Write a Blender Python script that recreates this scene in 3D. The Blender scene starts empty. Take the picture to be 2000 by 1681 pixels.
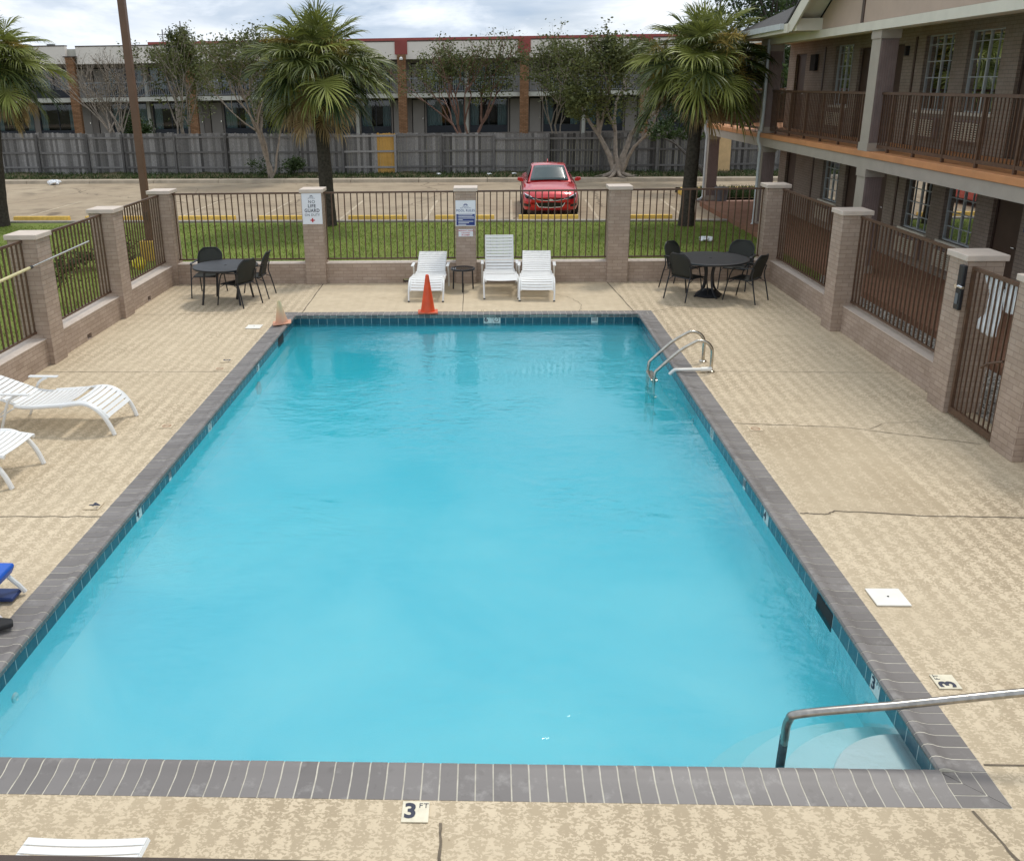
import bpy, math, random
import numpy as np
from mathutils import Vector, Matrix
from mathutils.bvhtree import BVHTree
R=math.radians; PI=math.pi
sc=bpy.context.scene
col=sc.collection
rnd=random.Random(7)

# ------------------------------------------------------------------ mesh builder
class MB:
    def __init__(s): s.v=[]; s.f=[]; s.m=[]; s.t=[]; s.M=None
    def add(s,vs,fs,mi=0,tone=None):
        o=len(s.v)
        if s.M is not None: vs=[tuple(s.M@Vector(p)) for p in vs]
        s.v.extend(tuple(p) for p in vs)
        for f in fs:
            s.f.append(tuple(i+o for i in f)); s.m.append(mi); s.t.append(.5 if tone is None else tone)
    def box(s,x0,x1,y0,y1,z0,z1,mi=0,tone=None):
        vs=[(x0,y0,z0),(x1,y0,z0),(x1,y1,z0),(x0,y1,z0),(x0,y0,z1),(x1,y0,z1),(x1,y1,z1),(x0,y1,z1)]
        s.add(vs,[(0,3,2,1),(4,5,6,7),(0,1,5,4),(1,2,6,5),(2,3,7,6),(3,0,4,7)],mi,tone)
    def prism(s,poly,axis,a,b,mi=0,tone=None):
        # poly: list of 2-D points, extruded along axis from a to b
        def p(q,w): return {'x':(w,q[0],q[1]),'y':(q[0],w,q[1]),'z':(q[0],q[1],w)}[axis]
        n=len(poly); vs=[p(q,a) for q in poly]+[p(q,b) for q in poly]
        fs=[tuple(range(n)),tuple(range(2*n-1,n-1,-1))]+[(i,i+n,(i+1)%n+n,(i+1)%n) for i in range(n)]
        s.add(vs,fs,mi,tone)
    def tube(s,pts,r,n=8,mi=0,tone=None,cap=True,sq=False):
        pts=[Vector(p) for p in pts]; rs=r if isinstance(r,(list,tuple)) else [r]*len(pts)
        up=None; vs=[]; k=len(pts)
        for i,p in enumerate(pts):
            d=(pts[min(i+1,k-1)]-pts[max(i-1,0)])
            if d.length<1e-9: d=Vector((0,0,1))
            d.normalize()
            if up is None: up=Vector((0,0,1)) if abs(d.z)<.9 else Vector((0,1,0))
            sx=d.cross(up)
            if sx.length<1e-6: sx=d.cross(Vector((1,0,0)))
            sx.normalize(); up=sx.cross(d)
            for j in range(n):
                a=2*PI*(j+.5)/n if sq else 2*PI*j/n
                q=rs[i]*(1.414 if sq else 1)
                vs.append(p+sx*math.cos(a)*q+up*math.sin(a)*q)
        fs=[(i*n+j,i*n+(j+1)%n,(i+1)*n+(j+1)%n,(i+1)*n+j) for i in range(k-1) for j in range(n)]
        if cap: fs+= [tuple(range(n-1,-1,-1)),tuple((k-1)*n+j for j in range(n))]
        s.add(vs,fs,mi,tone)
    def lathe(s,prof,n=32,c=(0,0,0),mi=0,tone=None):
        vs=[(c[0]+r*math.cos(2*PI*j/n),c[1]+r*math.sin(2*PI*j/n),c[2]+z) for r,z in prof for j in range(n)]
        fs=[(i*n+j,i*n+(j+1)%n,(i+1)*n+(j+1)%n,(i+1)*n+j) for i in range(len(prof)-1) for j in range(n)]
        if prof[0][0]>1e-5: fs.append(tuple(range(n-1,-1,-1)))
        if prof[-1][0]>1e-5: fs.append(tuple((len(prof)-1)*n+j for j in range(n)))
        s.add(vs,fs,mi,tone)
    def quad(s,a,b,c,d,mi=0,tone=None): s.add([a,b,c,d],[(0,1,2,3)],mi,tone)
    def grid(s,fn,nu,nv,mi=0,tone=None):
        vs=[fn(i/nu,j/nv) for i in range(nu+1) for j in range(nv+1)]
        fs=[(i*(nv+1)+j,(i+1)*(nv+1)+j,(i+1)*(nv+1)+j+1,i*(nv+1)+j+1) for i in range(nu) for j in range(nv)]
        s.add(vs,fs,mi,tone)
    def obj(s,name,mats,parent=None,smooth=False,bevel=0,loc=None,rot=None,uv=True,solid=0,world=False):
        if not isinstance(mats,(list,tuple)): mats=[mats]
        me=bpy.data.meshes.new(name); me.from_pydata(s.v,[],s.f); 
        for m in mats: me.materials.append(M[m] if isinstance(m,str) else m)
        if len(mats)>1: me.polygons.foreach_set('material_index',s.m)
        at=me.attributes.new('tone','FLOAT','FACE'); at.data.foreach_set('value',s.t)
        me.validate(); me.update()
        if uv:
            nv=len(me.vertices); co=np.empty(nv*3,np.float32); me.vertices.foreach_get('co',co); co=co.reshape(-1,3)
            npoly=len(me.polygons); nor=np.empty(npoly*3,np.float32); me.polygons.foreach_get('normal',nor); nor=np.abs(nor.reshape(-1,3))
            lt=np.empty(npoly,np.int32); me.polygons.foreach_get('loop_total',lt)
            li=np.empty(len(me.loops),np.int32); me.loops.foreach_get('vertex_index',li)
            ax=np.repeat(np.argmax(nor+np.array([0,0,.0001]),axis=1),lt); c=co[li]
            u=np.where(ax==0,c[:,1],c[:,0]); v=np.where(ax==2,c[:,1],c[:,2])
            lay=me.uv_layers.new(name='UVMap'); lay.data.foreach_set('uv',np.stack([u,v],1).astype(np.float32).ravel())
        if smooth:
            me.polygons.foreach_set('use_smooth',[True]*len(me.polygons))
            try: me.set_sharp_from_angle(angle=R(40))
            except Exception: pass
        o=bpy.data.objects.new(name,me); col.objects.link(o)
        if parent: o.parent=parent
        if loc: o.location=loc
        if rot: o.rotation_euler=rot
        if bevel:
            b=o.modifiers.new('bevel','BEVEL'); b.width=bevel; b.segments=2; b.limit_method='ANGLE'; b.angle_limit=R(50)
        if solid:
            b=o.modifiers.new('solid','SOLIDIFY'); b.thickness=solid; b.offset=0
        return o
def tag(o,label=None,cat=None,group=None,kind=None):
    if label: o['label']=label
    if cat: o['category']=cat
    if group: o['group']=group
    if kind: o['kind']=kind
    return o
def thing(name,label,cat,loc=(0,0,0),rz=0,group=None):
    o=bpy.data.objects.new(name,None); o.empty_display_size=.2; col.objects.link(o)
    o.location=loc; o.rotation_euler=(0,0,rz); return tag(o,label,cat,group)
def copy_tree(o,parent=None):
    c=o.copy(); col.objects.link(c); c.parent=parent
    for ch in list(o.children): copy_tree(ch,c)
    return c
def dup(o,label,loc,rz=0):
    c=copy_tree(o); c.location=loc; c.rotation_euler=(0,0,rz); c['label']=label; return c
def arc(c,r,a0,a1,n,pl='xz'):
    out=[]
    for i in range(n+1):
        a=R(a0+(a1-a0)*i/n); p,q=r*math.cos(a),r*math.sin(a)
        out.append({'xz':(c[0]+p,c[1],c[2]+q),'yz':(c[0],c[1]+p,c[2]+q),'xy':(c[0]+p,c[1]+q,c[2])}[pl])
    return out
def smooth_path(pts,n=6):
    P=[Vector(p) for p in pts]; out=[]
    for i in range(len(P)-1):
        p0=P[max(i-1,0)];p1=P[i];p2=P[i+1];p3=P[min(i+2,len(P)-1)]
        for k in range(n):
            t=k/n
            out.append(.5*((2*p1)+(p2-p0)*t+(2*p0-5*p1+4*p2-p3)*t*t+(3*p1-p0-3*p2+p3)*t**3))
    out.append(P[-1]); return out
_txt={}
def text_geo(s,size,bold=0.0):
    k=(s,size,bold)
    if k in _txt: return _txt[k]
    cu=bpy.data.curves.new('t','FONT'); cu.body=s; cu.size=size; cu.align_x='CENTER'; cu.align_y='CENTER'; cu.offset=bold; cu.resolution_u=3; cu.space_character=1.12
    o=bpy.data.objects.new('t',cu); col.objects.link(o)
    dg=bpy.context.evaluated_depsgraph_get(); me=bpy.data.meshes.new_from_object(o.evaluated_get(dg))
    vs=[tuple(v.co) for v in me.vertices]; fs=[tuple(p.vertices) for p in me.polygons]
    bpy.data.objects.remove(o); bpy.data.curves.remove(cu); bpy.data.meshes.remove(me)
    _txt[k]=(vs,fs); return vs,fs
def put_text(mb,s,size,fn,mi=0,bold=0.0,sx=1.0):
    vs,fs=text_geo(s,size,bold); mb.add([fn(x*sx,y) for x,y,z in vs],fs,mi)

# ------------------------------------------------------------------ materials
M={}
def nodes(name):
    m=bpy.data.materials.new(name); m.use_nodes=True; nt=m.node_tree; b=nt.nodes['Principled BSDF']; M[name]=m; return m,nt,b
def N(nt,t,**k):
    n=nt.nodes.new(t)
    for a,v in k.items():
        if a.startswith('i_'): n.inputs[a[2:].replace('_',' ')].default_value=v
        else: setattr(n,a,v)
    return n
def L(nt,a,b): nt.links.new(a,b)
def mixc(nt,fac,a,b,mode='MIX'):
    n=N(nt,'ShaderNodeMix',data_type='RGBA',blend_type=mode)
    for s,v in ((0,fac),(6,a),(7,b)):
        if hasattr(v,'links'): L(nt,v,n.inputs[s])
        elif v is not None: n.inputs[s].default_value=v if s==0 else (*v,1)[:4]
    return n.outputs[2]
def ramp(nt,src,a,b,ca=(0,0,0),cb=(1,1,1)):
    n=N(nt,'ShaderNodeValToRGB'); e=n.color_ramp.elements; e[0].position=a; e[1].position=b; e[0].color=(*ca,1); e[1].color=(*cb,1)
    L(nt,src,n.inputs[0]); return n.outputs[0]
def math_(nt,op,a,b=0.0):
    n=N(nt,'ShaderNodeMath',operation=op)
    for i,v in enumerate((a,b)):
        if hasattr(v,'links'): L(nt,v,n.inputs[i])
        else: n.inputs[i].default_value=v
    return n.outputs[0]
def coords(nt,kind='UV',scale=(1,1,1)):
    tc=N(nt,'ShaderNodeTexCoord'); mp=N(nt,'ShaderNodeMapping'); mp.inputs['Scale'].default_value=scale
    L(nt,tc.outputs[kind],mp.inputs[0]); return mp.outputs[0]
def noise(nt,vec,scale,detail=3,rough=.55,dist=0):
    n=N(nt,'ShaderNodeTexNoise'); n.inputs['Scale'].default_value=scale; n.inputs['Detail'].default_value=detail
    n.inputs['Roughness'].default_value=rough; n.inputs['Distortion'].default_value=dist
    L(nt,vec,n.inputs['Vector']); return n.outputs[0]
def bump(nt,b,h,strength=.3,dist=.01):
    n=N(nt,'ShaderNodeBump'); n.inputs['Strength'].default_value=strength; n.inputs['Distance'].default_value=dist
    L(nt,h,n.inputs['Height']); L(nt,n.outputs[0],b.inputs['Normal'])
def simple(name,c,rough=.6,metal=0,var=.12,vs=6,spec=.5,bs=0,coat=0,kind='Object'):
    m,nt,b=nodes(name); b.inputs['Roughness'].default_value=rough; b.inputs['Metallic'].default_value=metal
    b.inputs['Specular IOR Level'].default_value=spec; b.inputs['Coat Weight'].default_value=coat
    v=coords(nt,kind); n=noise(nt,v,vs,4,.6)
    d=tuple(x*(1-var) for x in c); l=tuple(min(1,x*(1+var)) for x in c)
    L(nt,ramp(nt,n,.3,.7,d,l),b.inputs['Base Color'])
    if bs: bump(nt,b,noise(nt,v,vs*8,2),bs,.004)
    return m
def toned(name,c0,c1,rough=.6,spec=.3,var=.15,vs=3,trans=0):
    m,nt,b=nodes(name); b.inputs['Roughness'].default_value=rough; b.inputs['Specular IOR Level'].default_value=spec
    a=N(nt,'ShaderNodeAttribute',attribute_name='tone'); c=ramp(nt,a.outputs['Fac'],0,1,c0,c1)
    n=noise(nt,coords(nt,'Object'),vs,3); c=mixc(nt,ramp(nt,n,.35,.65),mixc(nt,1,c,(1-var,)*3,'MULTIPLY'),c)
    L(nt,c,b.inputs['Base Color'])
    if trans:
        t=N(nt,'ShaderNodeBsdfTranslucent'); L(nt,c,t.inputs[0]); mx=N(nt,'ShaderNodeMixShader'); mx.inputs[0].default_value=trans
        L(nt,b.outputs[0],mx.inputs[1]); L(nt,t.outputs[0],mx.inputs[2]); L(nt,mx.outputs[0],nt.nodes['Material Output'].inputs[0])
    return m

def brick(name,c1,c2,mort,w=.203,h=.068,ms=.006,bs=.5,patch=.2):
    m,nt,b=nodes(name); b.inputs['Roughness'].default_value=.72; b.inputs['Specular IOR Level'].default_value=.3
    v=coords(nt,'UV'); 
    wob=noise(nt,v,9,2); add=N(nt,'ShaderNodeVectorMath',operation='MULTIPLY_ADD'); L(nt,wob,add.inputs[0]); add.inputs[1].default_value=(.006,.006,0); L(nt,v,add.inputs[2])
    t=N(nt,'ShaderNodeTexBrick'); t.offset=.5; t.inputs['Scale'].default_value=1; t.inputs['Brick Width'].default_value=w; t.inputs['Row Height'].default_value=h
    t.inputs['Mortar Size'].default_value=ms; t.inputs['Mortar Smooth'].default_value=.35; t.inputs['Bias'].default_value=0
    t.inputs['Color1'].default_value=(*c1,1); t.inputs['Color2'].default_value=(*c2,1); t.inputs['Mortar'].default_value=(*mort,1)
    L(nt,add.outputs[0],t.inputs['Vector'])
    n=noise(nt,v,2.3,5,.65); c=mixc(nt,ramp(nt,n,.35,.68),mixc(nt,1,t.outputs[0],(1-patch,1-patch*1.1,1-patch*1.3),'MULTIPLY'),t.outputs[0])
    n3=noise(nt,v,14,3); c=mixc(nt,math_(nt,'MULTIPLY',ramp(nt,n3,.6,.72),.35),c,tuple(min(1,x*1.25) for x in c1))
    L(nt,c,b.inputs['Base Color'])
    n2=noise(nt,v,60,2); hh=math_(nt,'ADD',math_(nt,'MULTIPLY',t.outputs[1],-1),math_(nt,'MULTIPLY',n2,.25)); bump(nt,b,hh,bs,.006)
    return m
brick('painted_brick',(.43,.335,.27),(.51,.405,.33),(.34,.26,.21),ms=.005)
brick('building_brick',(.30,.25,.205),(.335,.28,.23),(.20,.165,.135))
brick('column_brick_orange',(.22,.105,.045),(.33,.175,.09),(.10,.06,.035),w=.3,h=.1,ms=.012)
simple('cap_paint',(.60,.51,.43),.6,var=.08,vs=5,bs=.15,kind='UV')
simple('rail_brown',(.105,.058,.034),.42,var=.25,vs=12,spec=.5)
simple('rail_dark',(.060,.038,.028),.5,var=.2,vs=8)
simple('steel',(.62,.60,.55),.22,metal=1,var=.12,vs=14)
simple('steel_dull',(.36,.345,.32),.30,metal=1,var=.25,vs=18)
simple('steel_ladder',(.50,.47,.41),.26,metal=1,var=.2,vs=14)
simple('chrome',(.85,.85,.85),.12,metal=1,var=.02)
simple('black_paint',(.018,.019,.022),.38,var=.2,vs=10)
simple('trim_silver',(.75,.76,.78),.35,metal=.2)
simple('black_rubber',(.02,.02,.02),.8)
simple('white_plastic',(.80,.80,.78),.35,var=.04,vs=9,coat=.2)
simple('pvc_white',(.83,.82,.76),.35,var=.04)
simple('lid_white',(.82,.80,.73),.5,var=.05)
simple('orange_plastic',(.86,.085,.02),.45,var=.12,vs=7)
simple('orange_base',(.62,.13,.06),.6,var=.25,vs=14)
simple('yellow_paint',(.78,.50,.09),.6,var=.18,vs=9,bs=.1)
simple('yellow_bag',(.80,.70,.03),.4)
simple('bag_white',(.80,.82,.84),.4,var=.06)
simple('blue_plastic',(.01,.10,.50),.4,var=.1)
simple('blue_dark',(.008,.03,.13),.5)
simple('plywood',(.60,.41,.20),.7,var=.12,vs=3)
simple('cream_trim',(.70,.66,.55),.6,var=.06,vs=3)
simple('stucco_pink',(.50,.38,.30),.85,var=.06,vs=2,bs=.5)
simple('stucco_grey',(.40,.35,.29),.8,var=.06,vs=3,bs=.2)
simple('slab_orange',(.60,.27,.11),.6,var=.12,vs=2)
simple('column_mauve',(.24,.18,.165),.6,var=.1,vs=5)
simple('door_brown',(.075,.045,.03),.5,var=.15,vs=4)
simple('dark_interior',(.02,.02,.02),.9)
simple('curtain',(.55,.53,.45),.9,var=.12,vs=2)
simple('curtain_blue',(.34,.44,.47),.9,var=.12,vs=1.5)
simple('ac_cream',(.62,.56,.44),.6,var=.06)
simple('frame_grey',(.50,.54,.54),.5,var=.05)
simple('fascia_beige',(.76,.70,.63),.8,var=.05,vs=.6)
simple('motel_red',(.28,.06,.05),.7,var=.12,vs=1)
simple('motel_wall',(.22,.19,.165),.8,var=.08,vs=.7)
simple('motel_door',(.30,.27,.24),.7,var=.06,vs=1)
simple('motel_slab',(.50,.49,.43),.8,var=.1,vs=1)
simple('motel_rail',(.20,.21,.22),.6)
simple('navy',(.012,.016,.024),.5)
simple('concrete_grey',(.30,.27,.23),.85,var=.18,vs=4,bs=.3)
simple('grout',(.55,.515,.43),.9,var=.2,vs=12)
simple('joint_dark',(.15,.12,.085),.9,var=.35,vs=9)
simple('downspout',(.55,.58,.58),.5,var=.08)
simple('sign_white',(.80,.82,.86),.35,var=.02)
simple('sign_navy',(.018,.035,.19),.4,var=.03)
simple('ink',(.03,.035,.06),.6)
simple('ink_red',(.50,.02,.03),.6)
simple('tile_plate',(.74,.68,.52),.35,var=.1,vs=20)
simple('tile_white',(.70,.74,.70),.2,var=.08,vs=20)
simple('plaster_white',(.80,.86,.85),.6,var=.04,vs=2)
simple('bark_myrtle',(.27,.225,.18),.8,var=.3,vs=7,bs=.4)
simple('bark_dark',(.055,.048,.040),.9,var=.35,vs=9,bs=.6)
simple('bark_red',(.20,.11,.08),.8,var=.3,vs=6,bs=.3)
simple('lamp_brown',(.14,.072,.042),.5,var=.12,vs=3)
simple('planter_grey',(.13,.14,.15),.7)
simple('car_glass',(.05,.075,.075),.12,spec=.7,var=.1,vs=2)
simple('tyre',(.02,.02,.02),.8)
simple('lens',(.75,.78,.82),.12,var=.03,coat=.5)
simple('gloss_black',(.01,.01,.012),.2)
simple('ply_top',(.75,.74,.70),.6)
simple('roof_shingle',(.055,.052,.05),.9,var=.35,vs=14,bs=.6)
m,nt,b=nodes('car_red'); b.inputs['Base Color'].default_value=(.56,.012,.018,1); b.inputs['Metallic'].default_value=.25; b.inputs['Roughness'].default_value=.3; b.inputs['Coat Weight'].default_value=1; b.inputs['Coat Roughness'].default_value=.03
# faded orange cone: real fading of the plastic towards its tip
m,nt,b=nodes('cone_faded'); tc=N(nt,'ShaderNodeTexCoord'); sp=N(nt,'ShaderNodeSeparateXYZ'); L(nt,tc.outputs['Object'],sp.inputs[0])
nn=noise(nt,tc.outputs['Object'],6,3); zz=math_(nt,'ADD',sp.outputs[2],math_(nt,'MULTIPLY',nn,.12))
L(nt,ramp(nt,zz,.12,.5,(.66,.34,.22),(.66,.56,.33)),b.inputs['Base Color']); b.inputs['Roughness'].default_value=.7
# glass of windows: clear with mirror gloss
def glass(name,tint,refl=.12,rough=.02):
    m,nt,b=nodes(name); nt.nodes.remove(b)
    t=N(nt,'ShaderNodeBsdfTransparent'); t.inputs[0].default_value=(*tint,1); g=N(nt,'ShaderNodeBsdfGlossy'); g.inputs['Roughness'].default_value=rough
    fr=N(nt,'ShaderNodeFresnel'); fr.inputs[0].default_value=1.62; f=math_(nt,'ADD',math_(nt,'MULTIPLY',fr.outputs[0],1-refl),refl)
    mx=N(nt,'ShaderNodeMixShader'); L(nt,f,mx.inputs[0]); L(nt,t.outputs[0],mx.inputs[1]); L(nt,g.outputs[0],mx.inputs[2]); L(nt,mx.outputs[0],nt.nodes['Material Output'].inputs[0])
glass('window_glass',(.7,.76,.74),.01); glass('table_glass',(.6,.65,.62),.12)
# woven mesh fabric
m,nt,b=nodes('mesh_fabric'); b.inputs['Base Color'].default_value=(.022,.024,.02,1); b.inputs['Roughness'].default_value=.7
t=N(nt,'ShaderNodeBsdfTransparent'); mx=N(nt,'ShaderNodeMixShader'); mx.inputs[0].default_value=.12; L(nt,b.outputs[0],mx.inputs[1]); L(nt,t.outputs[0],mx.inputs[2]); L(nt,mx.outputs[0],nt.nodes['Material Output'].inputs[0])
toned('board_grey',(.085,.080,.075),(.44,.42,.40),.85,.2,var=.5,vs=7)
m=M['board_grey']; nt=m.node_tree; [setattr(n.inputs['Scale'],'default_value',(22,22,1.6)) for n in nt.nodes if n.type=='MAPPING']
toned('board_new',(.52,.29,.07),(.62,.36,.10),.7,.2)
toned('leaf_myrtle',(.035,.048,.017),(.20,.22,.07),.6,.25,trans=.25)
toned('leaf_dark',(.018,.035,.012),(.075,.12,.030),.6,.25,trans=.2)
toned('leaf_twig',(.16,.13,.10),(.26,.22,.15),.8,.2)
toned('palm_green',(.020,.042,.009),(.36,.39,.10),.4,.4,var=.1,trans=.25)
toned('palm_dead',(.12,.075,.04),(.58,.42,.22),.8,.15)
toned('palm_flower',(.20,.14,.03),(.50,.38,.11),.8,.15)
toned('palm_bark',(.050,.043,.036),(.13,.11,.09),.95,.1,var=.4,vs=14)
toned('grass_blade',(.07,.135,.016),(.27,.33,.06),.7,.15,trans=.2)

# deck: knocked-down spray texture over tan concrete
m,nt,b=nodes('deck_coat'); b.inputs['Roughness'].default_value=.75; b.inputs['Specular IOR Level'].default_value=.25
v=coords(nt,'UV'); sp=N(nt,'ShaderNodeSeparateXYZ'); L(nt,v,sp.inputs[0])
n1=noise(nt,coords(nt,'UV',(.75,1.1,1)),48,5,.62,.5); n2=noise(nt,v,6,3,.6); big=noise(nt,v,.45,3,.6)
sx=math_(nt,'SINE',math_(nt,'MULTIPLY',math_(nt,'ADD',sp.outputs[0],math_(nt,'MULTIPLY',n2,.05)),2*PI/.165)); sy=math_(nt,'SINE',math_(nt,'MULTIPLY',math_(nt,'ADD',sp.outputs[1],math_(nt,'MULTIPLY',n2,.05)),2*PI/.128))
grid=math_(nt,'MULTIPLY',math_(nt,'ADD',math_(nt,'MULTIPLY',sx,1.0),math_(nt,'MULTIPLY',math_(nt,'MULTIPLY',sx,sy),.9)),.055)
val=math_(nt,'ADD',math_(nt,'ADD',n1,grid),math_(nt,'MULTIPLY',math_(nt,'SUBTRACT',n2,.5),.25))
def between(o,a,b_): return math_(nt,'MULTIPLY',math_(nt,'GREATER_THAN',o,a),math_(nt,'LESS_THAN',o,b_))
wob=math_(nt,'MULTIPLY',math_(nt,'SUBTRACT',n2,.5),.12)
damp=math_(nt,'MULTIPLY',between(math_(nt,'ADD',sp.outputs[0],wob),3.12,4.42),between(sp.outputs[1],7.87,10.15))
val=math_(nt,'SUBTRACT',val,math_(nt,'MULTIPLY',damp,.045))
mask=ramp(nt,val,.48,.54)
lite=mixc(nt,ramp(nt,big,.35,.65),(.61,.50,.35),(.70,.585,.42)); dark=mixc(nt,ramp(nt,big,.3,.7),(.36,.285,.19),(.46,.37,.25))
# per-slab wear: the spray is almost worn away in some bays
slab=N(nt,'ShaderNodeTexVoronoi',feature='F1'); slab.inputs['Scale'].default_value=.30; L(nt,v,slab.inputs['Vector'])
wear=math_(nt,'MULTIPLY',ramp(nt,noise(nt,v,.5,3),.35,.65),.62)
# smooth bay at the far end between the two joints
bay=math_(nt,'MULTIPLY',math_(nt,'MULTIPLY',math_(nt,'GREATER_THAN',sp.outputs[1],15.9),math_(nt,'GREATER_THAN',sp.outputs[0],-3.45)),math_(nt,'LESS_THAN',sp.outputs[0],2.6))
wear=math_(nt,'MAXIMUM',wear,math_(nt,'MULTIPLY',bay,.86))
c=mixc(nt,mask,dark,lite); c=mixc(nt,math_(nt,'MULTIPLY',damp,.35),c,(.42,.33,.215)); base=mixc(nt,ramp(nt,noise(nt,v,3,5,.7),.3,.7),(.52,.425,.29),(.63,.525,.37)); c=mixc(nt,wear,c,base)
st=noise(nt,v,.9,5,.7); c=mixc(nt,math_(nt,'MULTIPLY',ramp(nt,st,.58,.75),.32),c,(.30,.21,.12))
st2=noise(nt,v,38,2,.5); c=mixc(nt,math_(nt,'MULTIPLY',ramp(nt,st2,.70,.76),.5),c,(.22,.16,.10))
L(nt,c,b.inputs['Base Color']); bump(nt,b,math_(nt,'ADD',mask,math_(nt,'MULTIPLY',n1,.5)),.25,.004)
# coping brick
m,nt,b=nodes('coping_brick'); b.inputs['Roughness'].default_value=.5; a=N(nt,'ShaderNodeAttribute',attribute_name='tone')
c=ramp(nt,a.outputs['Fac'],0,1,(.160,.146,.138),(.215,.198,.188)); v=coords(nt,'UV'); n=noise(nt,v,5,6,.7)
c=mixc(nt,math_(nt,'MULTIPLY',ramp(nt,n,.55,.75),.4),c,(.52,.50,.47)); c=mixc(nt,math_(nt,'MULTIPLY',ramp(nt,noise(nt,v,11,3),.6,.7),.3),c,(.10,.09,.08))
L(nt,c,b.inputs['Base Color']); bump(nt,b,noise(nt,v,30,3),.2,.003)
# waterline tile
m,nt,b=nodes('waterline_tile'); b.inputs['Roughness'].default_value=.14; v=coords(nt,'UV')
t=N(nt,'ShaderNodeTexBrick'); t.offset=0; t.inputs['Scale'].default_value=1; t.inputs['Brick Width'].default_value=.163; t.inputs['Row Height'].default_value=.5
t.inputs['Mortar Size'].default_value=.0035; t.inputs['Mortar Smooth'].default_value=.2; t.inputs['Color1'].default_value=(.010,.075,.115,1); t.inputs['Color2'].default_value=(.022,.11,.15,1); t.inputs['Mortar'].default_value=(.45,.55,.55,1)
L(nt,v,t.inputs['Vector']); n=noise(nt,v,12,3); L(nt,mixc(nt,math_(nt,'MULTIPLY',ramp(nt,n,.45,.75),.25),t.outputs[0],(.08,.22,.24)),b.inputs['Base Color']); bump(nt,b,n,.15,.004)
# basin plaster; cloud reflections on the water imitated by pale patches in its colour
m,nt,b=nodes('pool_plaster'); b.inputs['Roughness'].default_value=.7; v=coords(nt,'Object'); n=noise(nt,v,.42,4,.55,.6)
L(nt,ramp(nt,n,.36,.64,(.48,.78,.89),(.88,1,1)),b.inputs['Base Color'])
# water
m,nt,b=nodes('pool_water'); nt.nodes.remove(b)
t=N(nt,'ShaderNodeBsdfTransparent'); t.inputs[0].default_value=(.93,.985,1,1); g=N(nt,'ShaderNodeBsdfGlossy'); g.inputs['Roughness'].default_value=.02
d=N(nt,'ShaderNodeBsdfDiffuse'); d.inputs[0].default_value=(.12,.66,.88,1)
mk=N(nt,'ShaderNodeMixShader'); mk.inputs[0].default_value=.07; L(nt,t.outputs[0],mk.inputs[1]); L(nt,d.outputs[0],mk.inputs[2])
fr=N(nt,'ShaderNodeFresnel'); fr.inputs[0].default_value=1.62; mx=N(nt,'ShaderNodeMixShader')
v=coords(nt,'Object',(1,1.6,1)); h=math_(nt,'ADD',noise(nt,v,1.6,2,.5,.4),math_(nt,'MULTIPLY',noise(nt,v,7,3,.6,.5),.42))
calm=ramp(nt,noise(nt,coords(nt,'Object'),.34,2),.42,.60)
bn=N(nt,'ShaderNodeBump'); bn.inputs['Distance'].default_value=.038; L(nt,math_(nt,'ADD',math_(nt,'MULTIPLY',calm,.65),.12),bn.inputs['Strength']); L(nt,h,bn.inputs['Height'])
L(nt,bn.outputs[0],g.inputs['Normal']); L(nt,bn.outputs[0],fr.inputs['Normal'])
L(nt,fr.outputs[0],mx.inputs[0]); L(nt,mk.outputs[0],mx.inputs[1]); L(nt,g.outputs[0],mx.inputs[2]); L(nt,mx.outputs[0],nt.nodes['Material Output'].inputs[0])
va=N(nt,'ShaderNodeVolumeAbsorption'); va.inputs[0].default_value=(.01,.92,1.0,1); va.inputs[1].default_value=.62; vsc=N(nt,'ShaderNodeVolumeScatter'); vsc.inputs[0].default_value=(.07,.97,1.0,1); vsc.inputs[1].default_value=.68; vad=N(nt,'ShaderNodeAddShader'); L(nt,va.outputs[0],vad.inputs[0]); L(nt,vsc.outputs[0],vad.inputs[1]); L(nt,vad.outputs[0],nt.nodes['Material Output'].inputs[1])
# grounds
def ground_mat(name,cs,s1,s2,s3=40,rough=.9,bs=.3,crack=0):
    m,nt,b=nodes(name); b.inputs['Roughness'].default_value=rough; b.inputs['Specular IOR Level'].default_value=.2; v=coords(nt,'UV')
    c=mixc(nt,ramp(nt,noise(nt,v,s1,5,.6),.35,.65),cs[0],cs[1]); c=mixc(nt,ramp(nt,noise(nt,v,s2,4,.65),.45,.7),c,cs[2])
    c=mixc(nt,math_(nt,'MULTIPLY',ramp(nt,noise(nt,v,s3,2),.5,.7),.35),c,tuple(x*.6 for x in cs[0]))
    if crack:
        vo=N(nt,'ShaderNodeTexVoronoi',feature='DISTANCE_TO_EDGE'); vo.inputs['Scale'].default_value=crack; w=noise(nt,v,2.5,3); ad=N(nt,'ShaderNodeVectorMath',operation='MULTIPLY_ADD'); L(nt,w,ad.inputs[0]); ad.inputs[1].default_value=(.5,.5,0); L(nt,v,ad.inputs[2]); L(nt,ad.outputs[0],vo.inputs['Vector'])
        c=mixc(nt,math_(nt,'MULTIPLY',ramp(nt,vo.outputs[0],.003,.008,(1,1,1),(0,0,0)),.6),c,(.07,.05,.035))
    st=noise(nt,v,.55,3,.5,.3); c=mixc(nt,math_(nt,'MULTIPLY',ramp(nt,st,.60,.72),.45),c,tuple(x*.55 for x in cs[2]))
    L(nt,c,b.inputs['Base Color']); bump(nt,b,noise(nt,v,s3,3),bs,.02); return m
ground_mat('lawn',((.11,.16,.025),(.17,.22,.04),(.20,.21,.055)),.6,4,60)
ground_mat('dirt_verge',((.075,.065,.030),(.12,.09,.055),(.045,.055,.02)),.8,3,14,bs=.8)
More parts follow.
